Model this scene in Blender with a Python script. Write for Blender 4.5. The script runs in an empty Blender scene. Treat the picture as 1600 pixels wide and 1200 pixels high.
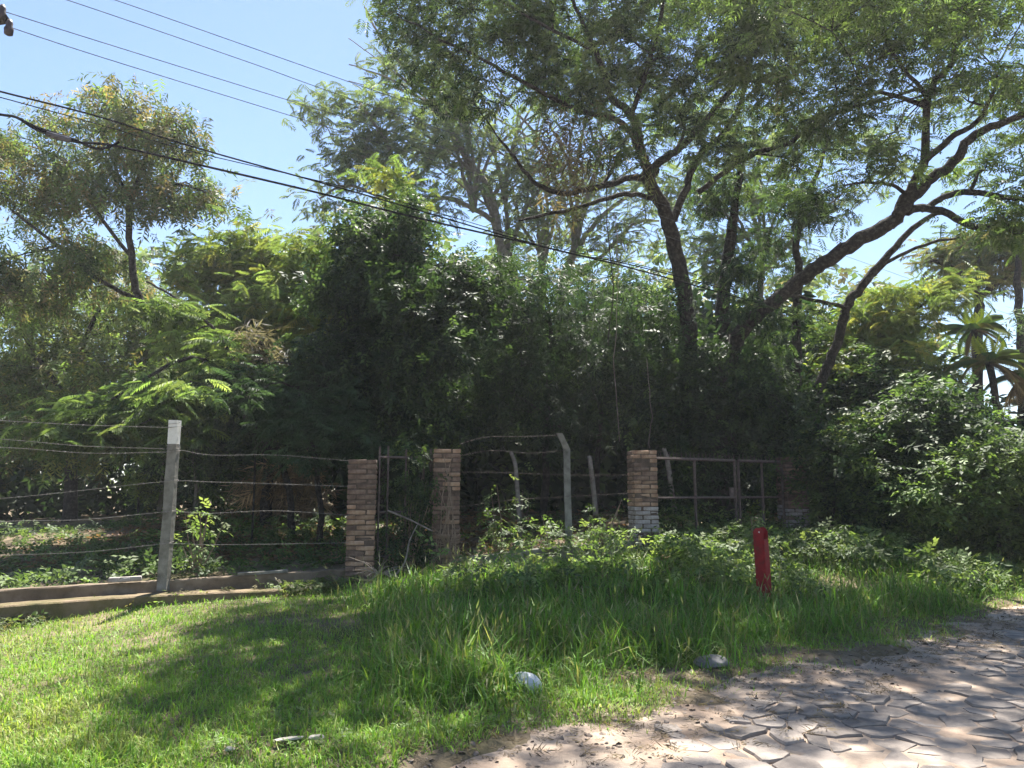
import bpy, math, random
import numpy as np
from mathutils import Vector as V

random.seed(7); rng = np.random.default_rng(7)
R = math.radians
scene = bpy.context.scene
col = scene.collection

# ------------------------------------------------------------------ camera, sky, sun, exposure
F = 1200.0; CZ = 1.5; TH = R(8.0); ct, st = math.cos(TH), math.sin(TH)
cd = bpy.data.cameras.new('camera'); cam = bpy.data.objects.new('camera', cd); col.objects.link(cam)
cd.sensor_width = 36; cd.lens = 27.0; cd.clip_end = 2000; cd.clip_start = 0.05
cam.location = (0, 0, CZ); cam.rotation_euler = (R(90) + TH, 0, 0)
scene.camera = cam

SUN_EL, SUN_AZ = 63.0, 8.0            # azimuth from +Y towards +X
w = bpy.data.worlds.new('World'); scene.world = w; w.use_nodes = True
nt = w.node_tree; nt.nodes.clear()
sky = nt.nodes.new('ShaderNodeTexSky'); sky.sky_type = 'NISHITA'; sky.sun_disc = False
sky.sun_elevation = R(SUN_EL); sky.sun_rotation = R(SUN_AZ); sky.air_density = 1.0; sky.dust_density = 0.2; sky.ozone_density = 2.2
bg = nt.nodes.new('ShaderNodeBackground'); bg.inputs['Strength'].default_value = 0.056
out = nt.nodes.new('ShaderNodeOutputWorld')
nt.links.new(sky.outputs[0], bg.inputs[0]); nt.links.new(bg.outputs[0], out.inputs[0])

sd = bpy.data.lights.new('sun', 'SUN'); sun = bpy.data.objects.new('sun', sd); col.objects.link(sun)
sd.energy = 5.0; sd.angle = R(0.5); sd.color = (1.0, 0.95, 0.87)
SD = V((math.sin(R(SUN_AZ)) * math.cos(R(SUN_EL)), math.cos(R(SUN_AZ)) * math.cos(R(SUN_EL)), math.sin(R(SUN_EL))))
sun.rotation_euler = SD.to_track_quat('Z', 'Y').to_euler(); sun.location = SD * 60

vs = scene.view_settings; vs.view_transform = 'Standard'; vs.look = 'None'; vs.gamma = 1.0; vs.exposure = 2.0
vs.use_curve_mapping = False
HAZE = .0009
cy = scene.cycles
cy.use_denoising = True
cy.max_bounces = 6; cy.diffuse_bounces = 3; cy.glossy_bounces = 2; cy.transmission_bounces = 4; cy.transparent_max_bounces = 4
cy.sample_clamp_indirect = 6.0

# ------------------------------------------------------------------ helpers
def px(u, v, Y):
    a = (u - 800) / F; b = (600 - v) / F; k = Y / (ct - st * b)
    return V((a * k, Y, CZ + (st + ct * b) * k))

def sstep(a, b, x):
    t = np.clip((x - a) / (b - a), 0, 1); return t * t * (3 - 2 * t)

FX = [-40, -12, -2.25, 2.24, 5.6, 12, 40]; FY = [3.0, 7.6, 11.5, 13.3, 15.4, 19.6, 38]
def road_st(x, y):
    dx = x + 0.35; dy = y - 4.2
    return -0.635 * dx + 0.772 * dy, 0.772 * dx + 0.635 * dy
def vnoise(x, y, f, seed=0.0):
    return (np.sin(x * f * 1.0 + 1.3 + seed + 1.7 * np.sin(y * f * .63 + seed)) + np.sin(y * f * 1.13 + 2.1 * seed + 1.4 * np.sin(x * f * .81 + 2.2 + seed))) * 0.5
def fdist(x, y):
    return (y - np.interp(x, FX, FY)) * 0.92
def gz(x, y):
    x = np.asarray(x, float); y = np.asarray(y, float)
    s, t = road_st(x, y)
    z = -0.06 + sstep(-0.3, 0.7, s + 0.25 * vnoise(x, y, 2.3, .4)) * 0.085
    z = z + sstep(0.6, 5.0, s) * 0.053 * np.clip(t, -4, 12) * np.where(t < 0, 2.0, 1.0)
    fd = fdist(x, y)
    z = z + sstep(-0.05, 0.35, fd) * 0.2 + np.clip(fd, 0, 7) * 0.055
    z = z + .03 * vnoise(x, y, 6.1, 3.) * sstep(-.5, 0, s) * (1 - sstep(.9, 1.6, s))
    z = z + 0.018 * vnoise(x, y, 1.9, 1.0) + 0.009 * vnoise(x, y, 5.3, 2.0)
    return z
def gz1(x, y): return float(gz(x, y))
def hit(u, v, lo=3.5, hi=22.0):
    """where the line of sight through (u, v) meets the ground"""
    for Y in np.arange(lo, hi, .05):
        p = px(u, v, Y)
        if p.z <= gz1(p.x, p.y): return p
    return px(u, v, hi)

def link(name, me, mat=None, parent=None, loc=None):
    o = bpy.data.objects.new(name, me); col.objects.link(o)
    if mat is not None and me is not None and len(me.materials) == 0: me.materials.append(mat)
    if parent is not None: o.parent = parent
    if loc is not None: o.location = loc
    return o
def tag(o, label=None, cat=None, group=None, kind=None):
    if label: o['label'] = label
    if cat: o['category'] = cat
    if group: o['group'] = group
    if kind: o['kind'] = kind
    return o
def empty(name, loc, label, cat, group=None, rz=0.0):
    o = bpy.data.objects.new(name, None); col.objects.link(o); o.empty_display_size = .2
    o.location = loc; o.rotation_euler = (0, 0, rz)
    return tag(o, label, cat, group)
def local(o, parent):
    """o is built in world space: hang it under parent without moving it"""
    o.parent = parent
    bpy_inv = (__import__('mathutils').Matrix.Translation(parent.location) @ __import__('mathutils').Matrix.Rotation(parent.rotation_euler.z, 4, 'Z')).inverted()
    o.matrix_parent_inverse = bpy_inv
    return o

class MB:
    def __init__(s): s.v = []; s.f = []
    def add(s, v, f):
        n = len(s.v); s.v += [tuple(p) for p in v]; s.f += [tuple(i + n for i in q) for q in f]
    def box(s, c, d, rz=0.0, jit=0.0, top=1.0):
        hx, hy, hz = d[0] / 2, d[1] / 2, d[2] / 2; P = []
        for z in (-1, 1):
            k = top if z > 0 else 1
            for x, y in ((-1, -1), (1, -1), (1, 1), (-1, 1)):
                a, b = x * hx * k, y * hy * k
                P.append((c[0] + a * math.cos(rz) - b * math.sin(rz) + random.uniform(-jit, jit), c[1] + a * math.sin(rz) + b * math.cos(rz) + random.uniform(-jit, jit), c[2] + z * hz + random.uniform(-jit, jit)))
        s.add(P, [(3, 2, 1, 0), (4, 5, 6, 7), (0, 1, 5, 4), (1, 2, 6, 5), (2, 3, 7, 6), (3, 0, 4, 7)])
    def tube(s, pts, rad, n=6, cap=True):
        pts = [V(p) for p in pts]; rings = []; prev = None
        for i, p in enumerate(pts):
            d = (pts[min(i + 1, len(pts) - 1)] - pts[max(i - 1, 0)])
            d = d.normalized() if d.length > 1e-9 else V((0, 0, 1))
            if prev is None:
                a = d.cross(V((0.13, 1, .21))); a.normalize()
            else:
                a = prev - d * prev.dot(d)
                a = a.normalized() if a.length > 1e-6 else d.orthogonal().normalized()
            prev = a; b = d.cross(a); r = rad[i] if hasattr(rad, '__len__') else rad
            rings.append([p + (a * math.cos(q) + b * math.sin(q)) * r for q in [2 * math.pi * k / n for k in range(n)]])
        F_ = []
        for i in range(len(rings) - 1):
            for k in range(n):
                F_.append((i * n + k, i * n + (k + 1) % n, (i + 1) * n + (k + 1) % n, (i + 1) * n + k))
        if cap:
            F_.append(tuple(reversed(range(n)))); F_.append(tuple((len(rings) - 1) * n + k for k in range(n)))
        s.add([p for r_ in rings for p in r_], F_)
    def mesh(s, name, smooth=False):
        me = bpy.data.meshes.new(name); me.from_pydata(s.v, [], s.f); me.update()
        if smooth: me.polygons.foreach_set('use_smooth', [True] * len(me.polygons))
        return me
    def build(s, name, mat, parent=None, smooth=False):
        o = link(name, s.mesh(name, smooth), mat)
        if parent is not None: local(o, parent)
        return o

def spline(pts, rad, sub=4):
    P = [V(p) for p in pts]; n = len(P); o, r = [], []
    for i in range(n - 1):
        p0 = P[max(i - 1, 0)]; p1 = P[i]; p2 = P[i + 1]; p3 = P[min(i + 2, n - 1)]
        for k in range(sub):
            t = k / sub
            o.append(0.5 * ((2 * p1) + (p2 - p0) * t + (2 * p0 - 5 * p1 + 4 * p2 - p3) * t * t + (3 * p1 - p0 - 3 * p2 + p3) * t ** 3))
            r.append(rad[i] * (1 - t) + rad[i + 1] * t)
    o.append(P[-1]); r.append(rad[-1]); return o, r

# ------------------------------------------------------------------ materials
def mat(name):
    m = bpy.data.materials.new(name); m.use_nodes = True; n = m.node_tree.nodes; n.clear()
    o = n.new('ShaderNodeOutputMaterial'); b = n.new('ShaderNodeBsdfPrincipled'); m.node_tree.links.new(b.outputs[0], o.inputs[0])
    return m, n, m.node_tree.links, b
def noise_node(n, l, scale, detail=4, rough=.6, coord='Object', dist=0.0):
    tc = n.new('ShaderNodeTexCoord'); t = n.new('ShaderNodeTexNoise'); t.inputs['Scale'].default_value = scale; t.inputs['Detail'].default_value = detail
    t.inputs['Roughness'].default_value = rough; t.inputs['Distortion'].default_value = dist
    l.new(tc.outputs[coord], t.inputs['Vector']); return t
def ramp(n, l, src, stops):
    r = n.new('ShaderNodeValToRGB'); e = r.color_ramp.elements
    while len(e) > 1: e.remove(e[-1])
    e[0].position = stops[0][0]; e[0].color = (*stops[0][1], 1)
    for p, c in stops[1:]:
        q = e.new(p); q.color = (*c, 1)
    l.new(src, r.inputs[0]); return r
def bump(n, l, b, src, strength, dist=0.02):
    q = n.new('ShaderNodeBump'); q.inputs['Strength'].default_value = strength; q.inputs['Distance'].default_value = dist
    l.new(src, q.inputs['Height']); l.new(q.outputs[0], b.inputs['Normal'])
def mixc(n, l, fac, a, b, mode='MIX'):
    m = n.new('ShaderNodeMix'); m.data_type = 'RGBA'; m.blend_type = mode
    if isinstance(fac, (int, float)): m.inputs[0].default_value = fac
    else: l.new(fac, m.inputs[0])
    for i, q in ((6, a), (7, b)):
        if isinstance(q, tuple): m.inputs[i].default_value = (*q, 1)
        else: l.new(q, m.inputs[i])
    return m.outputs[2]
def noisy(name, stops, scale=6, detail=6, rough=.9, bmp=.4, bdist=.02, coord='Object', spec=.3, scale2=None, rnd=0.0):
    m, n, l, b = mat(name)
    t = noise_node(n, l, scale, detail, .62, coord)
    c = ramp(n, l, t.outputs[0], stops).outputs[0]
    if rnd:
        oi = n.new('ShaderNodeObjectInfo'); hs = n.new('ShaderNodeHueSaturation'); mp = n.new('ShaderNodeMapRange')
        mp.inputs[3].default_value = 1 - rnd; mp.inputs[4].default_value = 1 + rnd
        l.new(oi.outputs['Random'], mp.inputs[0]); l.new(mp.outputs[0], hs.inputs['Value']); l.new(c, hs.inputs['Color']); c = hs.outputs[0]
    l.new(c, b.inputs['Base Color']); b.inputs['Roughness'].default_value = rough; b.inputs['Specular IOR Level'].default_value = spec
    t2 = noise_node(n, l, scale2 or scale * 4, 5, .65, coord)
    if bmp: bump(n, l, b, t2.outputs[0], bmp, bdist)
    return m

def leaf_mat(name, trans=.42, rough=.5, spec=.35):
    m, n, l, b = mat(name)
    a = n.new('ShaderNodeAttribute'); a.attribute_name = 'tint'
    l.new(a.outputs['Color'], b.inputs['Base Color']); b.inputs['Roughness'].default_value = rough; b.inputs['Specular IOR Level'].default_value = spec
    tr = n.new('ShaderNodeBsdfTranslucent')
    c = mixc(n, l, 1.0, a.outputs['Color'], (1.32, 1.36, .72), 'MULTIPLY'); l.new(c, tr.inputs[0])
    mx = n.new('ShaderNodeMixShader'); mx.inputs[0].default_value = trans
    l.new(b.outputs[0], mx.inputs[1]); l.new(tr.outputs[0], mx.inputs[2])
    o = [q for q in n if q.type == 'OUTPUT_MATERIAL'][0]; l.new(mx.outputs[0], o.inputs[0]); return m
LEAF = leaf_mat('leaf', .47, .56, .3); GLEAF = leaf_mat('grass_blade', .4, .55, .3)
BARK = noisy('bark_dark', [(.34, (.01, .0085, .0075)), (.5, (.028, .024, .02)), (.66, (.075, .066, .057))], 14, 9, .97, 1.0, .06, scale2=30)
BARKP = noisy('bark_pale', [(.3, (.09, .08, .06)), (.6, (.2, .18, .15)), (.8, (.3, .28, .24))], 8, 8, .95, .8, .03)
BRICK = noisy('brick_clay', [(.25, (.14, .082, .054)), (.5, (.27, .17, .11)), (.72, (.38, .275, .195))], 7, 8, .95, .6, .012, rnd=.22)
BRICKD = noisy('brick_old', [(.25, (.07, .046, .036)), (.5, (.155, .103, .077)), (.75, (.25, .18, .135))], 8, 8, .95, .7, .012, rnd=.3)
BRICKW = noisy('brick_limed', [(.25, (.15, .12, .1)), (.5, (.28, .25, .235)), (.75, (.4, .38, .37))], 9, 8, .95, .6, .012, rnd=.15)
MORTAR = noisy('mortar', [(.3, (.05, .035, .027)), (.7, (.13, .095, .072))], 10, 6, .97, .8, .015)
CONC = noisy('concrete', [(.3, (.07, .066, .055)), (.48, (.155, .15, .13)), (.68, (.25, .24, .215))], 6, 10, .95, .8, .015)
CONCW = noisy('pale_white', [(.25, (.5, .48, .43)), (.6, (.68, .67, .63))], 9, 6, .8, .3, .01)
IRON = noisy('rusty_iron', [(.3, (.05, .035, .03)), (.55, (.1, .075, .065)), (.75, (.17, .12, .1))], 18, 6, .75, .3, .005, spec=.4)
WIRE = noisy('wire_steel', [(.4, (.14, .13, .12)), (.6, (.26, .24, .22))], 25, 3, .6, 0)
CABLE = noisy('black_cable', [(.4, (.012, .012, .014)), (.6, (.025, .025, .028))], 12, 3, 1, 0, spec=0)
ALU = noisy('bare_conductor', [(.4, (.06, .06, .07)), (.6, (.1, .1, .115))], 12, 3, 1, 0, spec=0)
WOODG = noisy('grey_wood', [(.3, (.12, .1, .08)), (.6, (.25, .22, .19)), (.8, (.36, .33, .29))], 10, 8, .92, .7, .02)
STRAW = noisy('dead_twig', [(.3, (.12, .085, .06)), (.7, (.3, .22, .16))], 12, 4, .9, 0)

# ground sheet
def ground_mat():
    m, n, l, b = mat('earth')
    t = noise_node(n, l, .9, 8, .65); t2 = noise_node(n, l, 14, 8, .7)
    a = ramp(n, l, t.outputs[0], [(.35, (.085, .08, .045)), (.5, (.16, .13, .09)), (.66, (.27, .21, .155))])
    c = mixc(n, l, .55, a.outputs[0], ramp(n, l, t2.outputs[0], [(.3, (.3, .3, .3)), (.7, (1.2, 1.15, 1.05))]).outputs[0], 'MULTIPLY')
    l.new(c, b.inputs['Base Color']); b.inputs['Roughness'].default_value = 1; b.inputs['Specular IOR Level'].default_value = .1
    bump(n, l, b, t2.outputs[0], .6, .03); return m
def sand_mat():
    m, n, l, b = mat('road_sand')
    t = noise_node(n, l, 1.3, 9, .62); t2 = noise_node(n, l, 40, 8, .7)
    a = ramp(n, l, t.outputs[0], [(.3, (.22, .16, .12)), (.5, (.32, .25, .195)), (.7, (.41, .335, .27))])
    c = mixc(n, l, .35, a.outputs[0], ramp(n, l, t2.outputs[0], [(.3, (.55, .53, .5)), (.7, (1.1, 1.1, 1.08))]).outputs[0], 'MULTIPLY')
    l.new(c, b.inputs['Base Color']); b.inputs['Roughness'].default_value = 1; b.inputs['Specular IOR Level'].default_value = .15
    bump(n, l, b, t2.outputs[0], .5, .015); return m
EARTH = ground_mat(); SAND = sand_mat()
STONE = noisy('paving_stone', [(.28, (.1, .085, .077)), (.5, (.19, .163, .143)), (.7, (.3, .255, .215))], 3.5, 9, .92, .7, .012, rnd=.2, scale2=22, coord='Object')

# ------------------------------------------------------------------ ground and road
def axis(a0, a1, step, lo, hi):
    mid = np.arange(a0, a1 + 1e-6, step); l_, h_ = [], []
    d, p = step, a0
    while p > lo: d *= 1.35; p -= d; l_.append(p)
    d, p = step, a1
    while p < hi: d *= 1.35; p += d; h_.append(p)
    return np.concatenate([np.array(l_[::-1]), mid, np.array(h_)])
def grid_mesh(name, X, Y, Z):
    ny, nx = X.shape; v = np.stack([X, Y, Z], -1).reshape(-1, 3)
    i = np.arange((ny - 1) * (nx - 1)); r = i // (nx - 1); c = i % (nx - 1); a = r * nx + c
    q = np.stack([a, a + 1, a + nx + 1, a + nx], 1)
    return raw_mesh(name, v, q, True)
def raw_mesh(name, v, f, smooth=False, tint=None):
    me = bpy.data.meshes.new(name); k = f.shape[1]
    me.vertices.add(len(v)); me.vertices.foreach_set('co', np.ascontiguousarray(v, np.float32).ravel())
    me.loops.add(f.size); me.loops.foreach_set('vertex_index', np.ascontiguousarray(f, np.int32).ravel())
    me.polygons.add(len(f)); me.polygons.foreach_set('loop_start', np.arange(0, f.size, k, dtype=np.int32))
    try: me.polygons.foreach_set('loop_total', np.full(len(f), k, np.int32))
    except Exception: pass
    me.polygons.foreach_set('use_smooth', np.full(len(f), smooth, bool))
    if tint is not None:
        a = me.attributes.new('tint', 'FLOAT_COLOR', 'POINT'); a.data.foreach_set('color', np.ascontiguousarray(tint, np.float32).ravel())
    me.update(calc_edges=True); return me

ax_ = axis(-9, 11, .11, -260, 260); ay_ = axis(2, 22, .11, -120, 400)
GX, GY = np.meshgrid(ax_, ay_)
ground = link('ground', grid_mesh('ground', GX, GY, gz(GX, GY)), EARTH); tag(ground, 'earth ground under the grass and trees', None, None, 'structure')

sa = axis(-4.5, 1.3, .1, -11, 1.3); ta = axis(-3, 14, .1, -60, 200)
S_, T_ = np.meshgrid(sa, ta)
RX = -0.35 - 0.635 * S_ + 0.772 * T_; RY = 4.2 + 0.772 * S_ + 0.635 * T_
def road_z(x, y): return -0.006 + .012 * vnoise(x, y, 1.7, 3.) + .006 * vnoise(x, y, 4.9, .7) + .003 * vnoise(x, y, 11., .2)
RZ = road_z(RX, RY) - sstep(.35, 1.3, S_) * .12
road = link('road', grid_mesh('road', RX[:, ::-1], RY[:, ::-1], RZ[:, ::-1]), SAND); tag(road, 'sandy village road of uneven flat stones', None, None, 'structure')

# ------------------------------------------------------------------ paving stones (Voronoi cells clipped by hand)
def clip_poly(poly, mid, d):
    o = []
    for i in range(len(poly)):
        a, b = poly[i], poly[(i + 1) % len(poly)]
        da = (a[0] - mid[0]) * d[0] + (a[1] - mid[1]) * d[1]; db = (b[0] - mid[0]) * d[0] + (b[1] - mid[1]) * d[1]
        if da <= 0: o.append(a)
        if (da < 0 < db) or (db < 0 < da):
            t = da / (da - db); o.append((a[0] + (b[0] - a[0]) * t, a[1] + (b[1] - a[1]) * t))
    return o
seeds = {}
cs, cs2 = .25, .185
for i in range(-12, 80):
    for j in range(-26, 3):
        seeds[i, j] = ((i + random.uniform(.08, .92) + .5 * (j % 2)) * cs, (j + random.uniform(.08, .92)) * cs2)
stones = []
for (i, j), (tx, sx) in seeds.items():
    wx, wy = -0.35 - 0.635 * sx + 0.772 * tx, 4.2 + 0.772 * sx + 0.635 * tx
    if sx > -.2 + .3 * vnoise(wx, wy, 1.6, 5.): continue
    if wy < 2.6 or wx > 1.05 * wy + 1: continue
    poly = [(tx - .7, sx - .7), (tx + .7, sx - .7), (tx + .7, sx + .7), (tx - .7, sx + .7)]
    for a in range(i - 3, i + 4):
        for b in range(j - 3, j + 4):
            if (a, b) != (i, j) and (a, b) in seeds:
                q = seeds[a, b]; poly = clip_poly(poly, ((q[0] + tx) / 2, (q[1] + sx) / 2), (q[0] - tx, q[1] - sx))
                if len(poly) < 3: break
        if len(poly) < 3: break
    if len(poly) < 3: continue
    inview = 0 < wy < 14 and abs(wx / wy) < .72 and wy > 3.9
    stones.append((0 if inview else 1, wy, poly, tx, sx))
stones.sort(key=lambda q: (q[0], q[1]))
def stone_geo(mb, poly, tx, sx):
    c = (sum(p[0] for p in poly) / len(poly), sum(p[1] for p in poly) / len(poly))
    # roughen the outline
    P = []
    for k in range(len(poly)):
        a, b = poly[k], poly[(k + 1) % len(poly)]
        L = math.hypot(b[0] - a[0], b[1] - a[1])
        if L < .03: continue
        P.append((a[0] * .93 + b[0] * .07, a[1] * .93 + b[1] * .07))
        if L > .14: P.append(((a[0] + b[0]) / 2 + random.uniform(-.022, .022), (a[1] + b[1]) / 2 + random.uniform(-.022, .022)))
    if len(P) < 4: return False
    wx, wy = -0.35 - 0.635 * c[1] + 0.772 * c[0], 4.2 + 0.772 * c[1] + 0.635 * c[0]
    edge = float(sstep(-.9, .1, c[1] + .35 * vnoise(wx, wy, 1.2, 8.)))
    lump = float(vnoise(wx, wy, 1.5, 4.))
    h = .013 + random.uniform(-.012, .010) + .008 * lump - .03 * edge
    tilt = (random.gauss(0, .035), random.gauss(0, .035))
    base = float(road_z(wx, wy))
    def w3(p, k, dz):
        q = (c[0] + (p[0] - c[0]) * k, c[1] + (p[1] - c[1]) * k)
        x, y = -0.35 - 0.635 * q[1] + 0.772 * q[0], 4.2 + 0.772 * q[1] + 0.635 * q[0]
        return (x, y, base + h + dz + tilt[0] * (q[0] - c[0]) + tilt[1] * (q[1] - c[1]))
    n = len(P); g = 1 - random.uniform(.015, .09)
    jz = [random.uniform(-.004, .004) for _ in P]
    v = [w3(p, g * 1.0, -.10) for p in P] + [w3(p, g, -.014 + z) for p, z in zip(P, jz)] + [w3(p, g * .95, z * .6) for p, z in zip(P, jz)] + [w3(c, 1, random.uniform(-.002, .005))]
    f = []
    for k in range(n):
        q = (k + 1) % n
        f += [(k, q, n + q, n + k), (n + k, n + q, 2 * n + q, 2 * n + k), (2 * n + k, 2 * n + q, 3 * n)]
    mb.add(v, f); return True
rest = MB(); cnt = 0
for flag, wy, poly, tx, sx in stones:
    if cnt < 296 and flag == 0:
        mb = MB()
        if stone_geo(mb, poly, tx, sx):
            cx = sum(p[0] for p in mb.v) / len(mb.v); cyy = sum(p[1] for p in mb.v) / len(mb.v)
            mb.v = [(p[0] - cx, p[1] - cyy, p[2]) for p in mb.v]
            o = link('paving_stone', mb.mesh('paving_stone'), STONE, road, (cx, cyy, 0)); cnt += 1
    else: stone_geo(rest, poly, tx, sx)
o = rest.build('paving_stone', STONE, road); o['kind'] = 'stuff'

# ------------------------------------------------------------------ foliage machinery
def T_feather(k=7):
    """twice-cut mimosa-like leaf: pairs of narrow pinnae along a drooping stalk of length 1"""
    v, f = [], []
    for i in range(k):
        t = .12 + .86 * i / (k - 1); L = .36 * math.sin(math.pi * (.22 + .66 * t)) ** .8
        z0 = -.22 * t * t
        for s in (-1, 1):
            a = R(62 - 22 * t + random.uniform(-8, 8)); dx, dy = math.cos(a), s * math.sin(a); L2 = L * random.uniform(.8, 1.1); wv = .042
            b = (t, 0, z0); tip = (t + dx * L2, dy * L2, z0 - .10 * L2 / .3 + random.uniform(-.05, .03))
            m1 = (t + dx * L2 * .45 - dy * wv, dy * L2 * .45 + dx * wv, z0 + .015); m2 = (t + dx * L2 * .45 + dy * wv, dy * L2 * .45 - dx * wv, z0 - .015)
            n = len(v); v += [b, m1, tip, m2]; f += [(n, n + 1, n + 2), (n, n + 2, n + 3)]
    return np.array(v), np.array(f)
def T_broad(k=7, wd=.5, L0=.42):
    v, f = [], []
    for i in range(k):
        t = .1 + .85 * i / (k - 1); s = 1 if i % 2 else -1; a = R(random.uniform(35, 75)) * s if i < k - 1 else 0
        L = L0 * random.uniform(.7, 1.1); dx, dy = math.cos(a), math.sin(a); z0 = -.1 * t * t; dz = random.uniform(-.6, .25) * L; wv = L * wd * .5
        b = (t, 0, z0); tip = (t + dx * L, dy * L, z0 + dz); fo = random.uniform(-.3, .5) * wv
        m1 = (t + dx * L * .42 - dy * wv, dy * L * .42 + dx * wv, z0 + dz * .35 + fo); m2 = (t + dx * L * .42 + dy * wv, dy * L * .42 - dx * wv, z0 + dz * .35 + fo * .6)
        n = len(v); v += [b, m1, tip, m2]; f += [(n, n + 1, n + 2), (n, n + 2, n + 3)]
    return np.array(v), np.array(f)
def T_blade(bend, wd=.05):
    v = [(-wd, 0, 0), (wd, 0, 0), (-wd * .8, bend * .25, .5), (wd * .8, bend * .25, .5), (0, bend, .95 - abs(bend) * .4)]
    return np.array(v), np.array([(0, 1, 3), (0, 3, 2), (2, 3, 4)])
random.seed(11)
TPL = {
    'feather': [T_feather(7) for _ in range(8)], 'fine': [T_feather(9) for _ in range(6)],
    'broad': [T_broad() for _ in range(8)], 'big': [T_broad(5, .7, .6) for _ in range(6)],
    'narrow': [T_broad(9, .26, .5) for _ in range(8)], 'far': [T_broad(6, .8, .55) for _ in range(6)],
    'blade': [T_blade(b, .045) for b in (.1, .25, .45, .6, .8)], 'wide_blade': [T_blade(b, .02) for b in (.15, .35, .6, .85, 1.0)],
    'stalk': [(np.array([(-.004, 0, 0), (.004, 0, 0), (.003, b * .3, .6), (-.003, b * .3, .6), (0, b * .7, .86), (-.013, b * .8, .9), (.012, b * .85, .93), (0, b, 1.02)]), np.array([(0, 1, 2), (0, 2, 3), (3, 2, 4), (4, 6, 5), (5, 6, 7)])) for b in (.1, .3, .5)],
    'pebble': [(np.array([(1, 0, 0), (.2, .9, .1), (-.9, .4, 0), (-.7, -.6, .05), (.3, -.8, 0), (.1, .05, .6)]), np.array([(0, 1, 5), (1, 2, 5), (2, 3, 5), (3, 4, 5), (4, 0, 5)])), (np.array([(.8, .2, 0), (.1, 1, 0), (-.8, .5, .1), (-.9, -.5, 0), (.4, -.9, .1), (-.1, .0, .45)]), np.array([(0, 1, 5), (1, 2, 5), (2, 3, 5), (3, 4, 5), (4, 0, 5)]))],
    'dead': [T_broad(8, .12, .7) for _ in range(6)],
}
class Fol:
    def __init__(s): s.v = []; s.f = []; s.c = []; s.n = 0
    def put(s, P, kind, size, pal, pitch=(.1, .35), roll=.4, jit=.22, yaw=None):
        P = np.asarray(P, float); N = len(P)
        if N == 0: return
        pal = np.array(pal); tp = TPL[kind]; which = rng.integers(0, len(tp), N)
        for k, (tv, tf) in enumerate(tp):
            I = np.where(which == k)[0]; m = len(I)
            if m == 0: continue
            ya = rng.uniform(0, 2 * np.pi, m) if yaw is None else yaw + rng.normal(0, .5, m)
            pi_ = rng.normal(pitch[0], pitch[1], m); ro = rng.normal(0, roll, m); sc = rng.uniform(size[0], size[1], m)
            x, y, z = tv[:, 0][None], tv[:, 1][None], tv[:, 2][None]
            if 'blade' in kind:
                c_, s_ = np.cos(pi_)[:, None], np.sin(pi_)[:, None]
                x1, y1, z1 = x + 0 * c_, y * c_ + z * s_, -y * s_ + z * c_
            else:
                c_, s_ = np.cos(ro)[:, None], np.sin(ro)[:, None]
                x0, y1, z0 = x + 0 * c_, y * c_ - z * s_, y * s_ + z * c_
                c_, s_ = np.cos(pi_)[:, None], np.sin(pi_)[:, None]       # positive pitch droops the tip
                x1, z1 = x0 * c_ + z0 * s_, -x0 * s_ + z0 * c_
            c_, s_ = np.cos(ya)[:, None], np.sin(ya)[:, None]
            X = x1 * c_ - y1 * s_; Y = x1 * s_ + y1 * c_
            W = np.stack([X, Y, z1 + 0 * X], -1) * sc[:, None, None] + P[I][:, None, :]
            nv = len(tv)
            s.v.append(W.reshape(-1, 3)); s.f.append((tf[None] + (np.arange(m) * nv)[:, None, None]).reshape(-1, 3) + s.n)
            cc = pal[rng.integers(0, len(pal), m)]; cc = (cc if 'blade' in kind else cc * .88 + cc.mean(1, keepdims=True) * .12) * np.exp(rng.normal(0, jit, m))[:, None]
            cc = np.repeat(cc[:, None, :], nv, 1) * np.exp(rng.normal(0, .08, (m, nv, 1)))
            s.c.append(np.concatenate([cc.reshape(-1, 3), np.ones((m * nv, 1))], 1)); s.n += m * nv
    def build(s, name, m=None, parent=None):
        me = raw_mesh(name, np.concatenate(s.v), np.concatenate(s.f), False, np.concatenate(s.c))
        o = link(name, me, m or LEAF)
        if parent is not None: local(o, parent)
        return o
    @property
    def tris(s): return sum(len(q) for q in s.f)
TRI = [0]

# palettes: leaf colours
G_DARK = [(.02, .042, .016), (.026, .05, .017), (.034, .062, .02), (.022, .046, .022)]  # dark greens lowered so the thicket's shade sits in the leaf colour
G_MID = [(.06, .105, .03), (.07, .12, .034), (.05, .09, .028), (.09, .135, .035)]
G_LIGHT = [(.12, .19, .045), (.145, .215, .055), (.1, .16, .04), (.18, .235, .07)]  # light greens raised to put sunlight on the crowns into colour
G_YEL = [(.18, .22, .04), (.15, .2, .045), (.22, .225, .05), (.12, .175, .04)]
G_OLIVE = [(.1, .12, .045), (.13, .135, .05), (.085, .11, .04), (.17, .145, .055)]
G_PALE = [(.105, .155, .065), (.125, .175, .07), (.09, .135, .06), (.14, .175, .065)]
BROWN = [(.12, .085, .05), (.17, .12, .07), (.09, .065, .04), (.2, .15, .09)]

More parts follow.
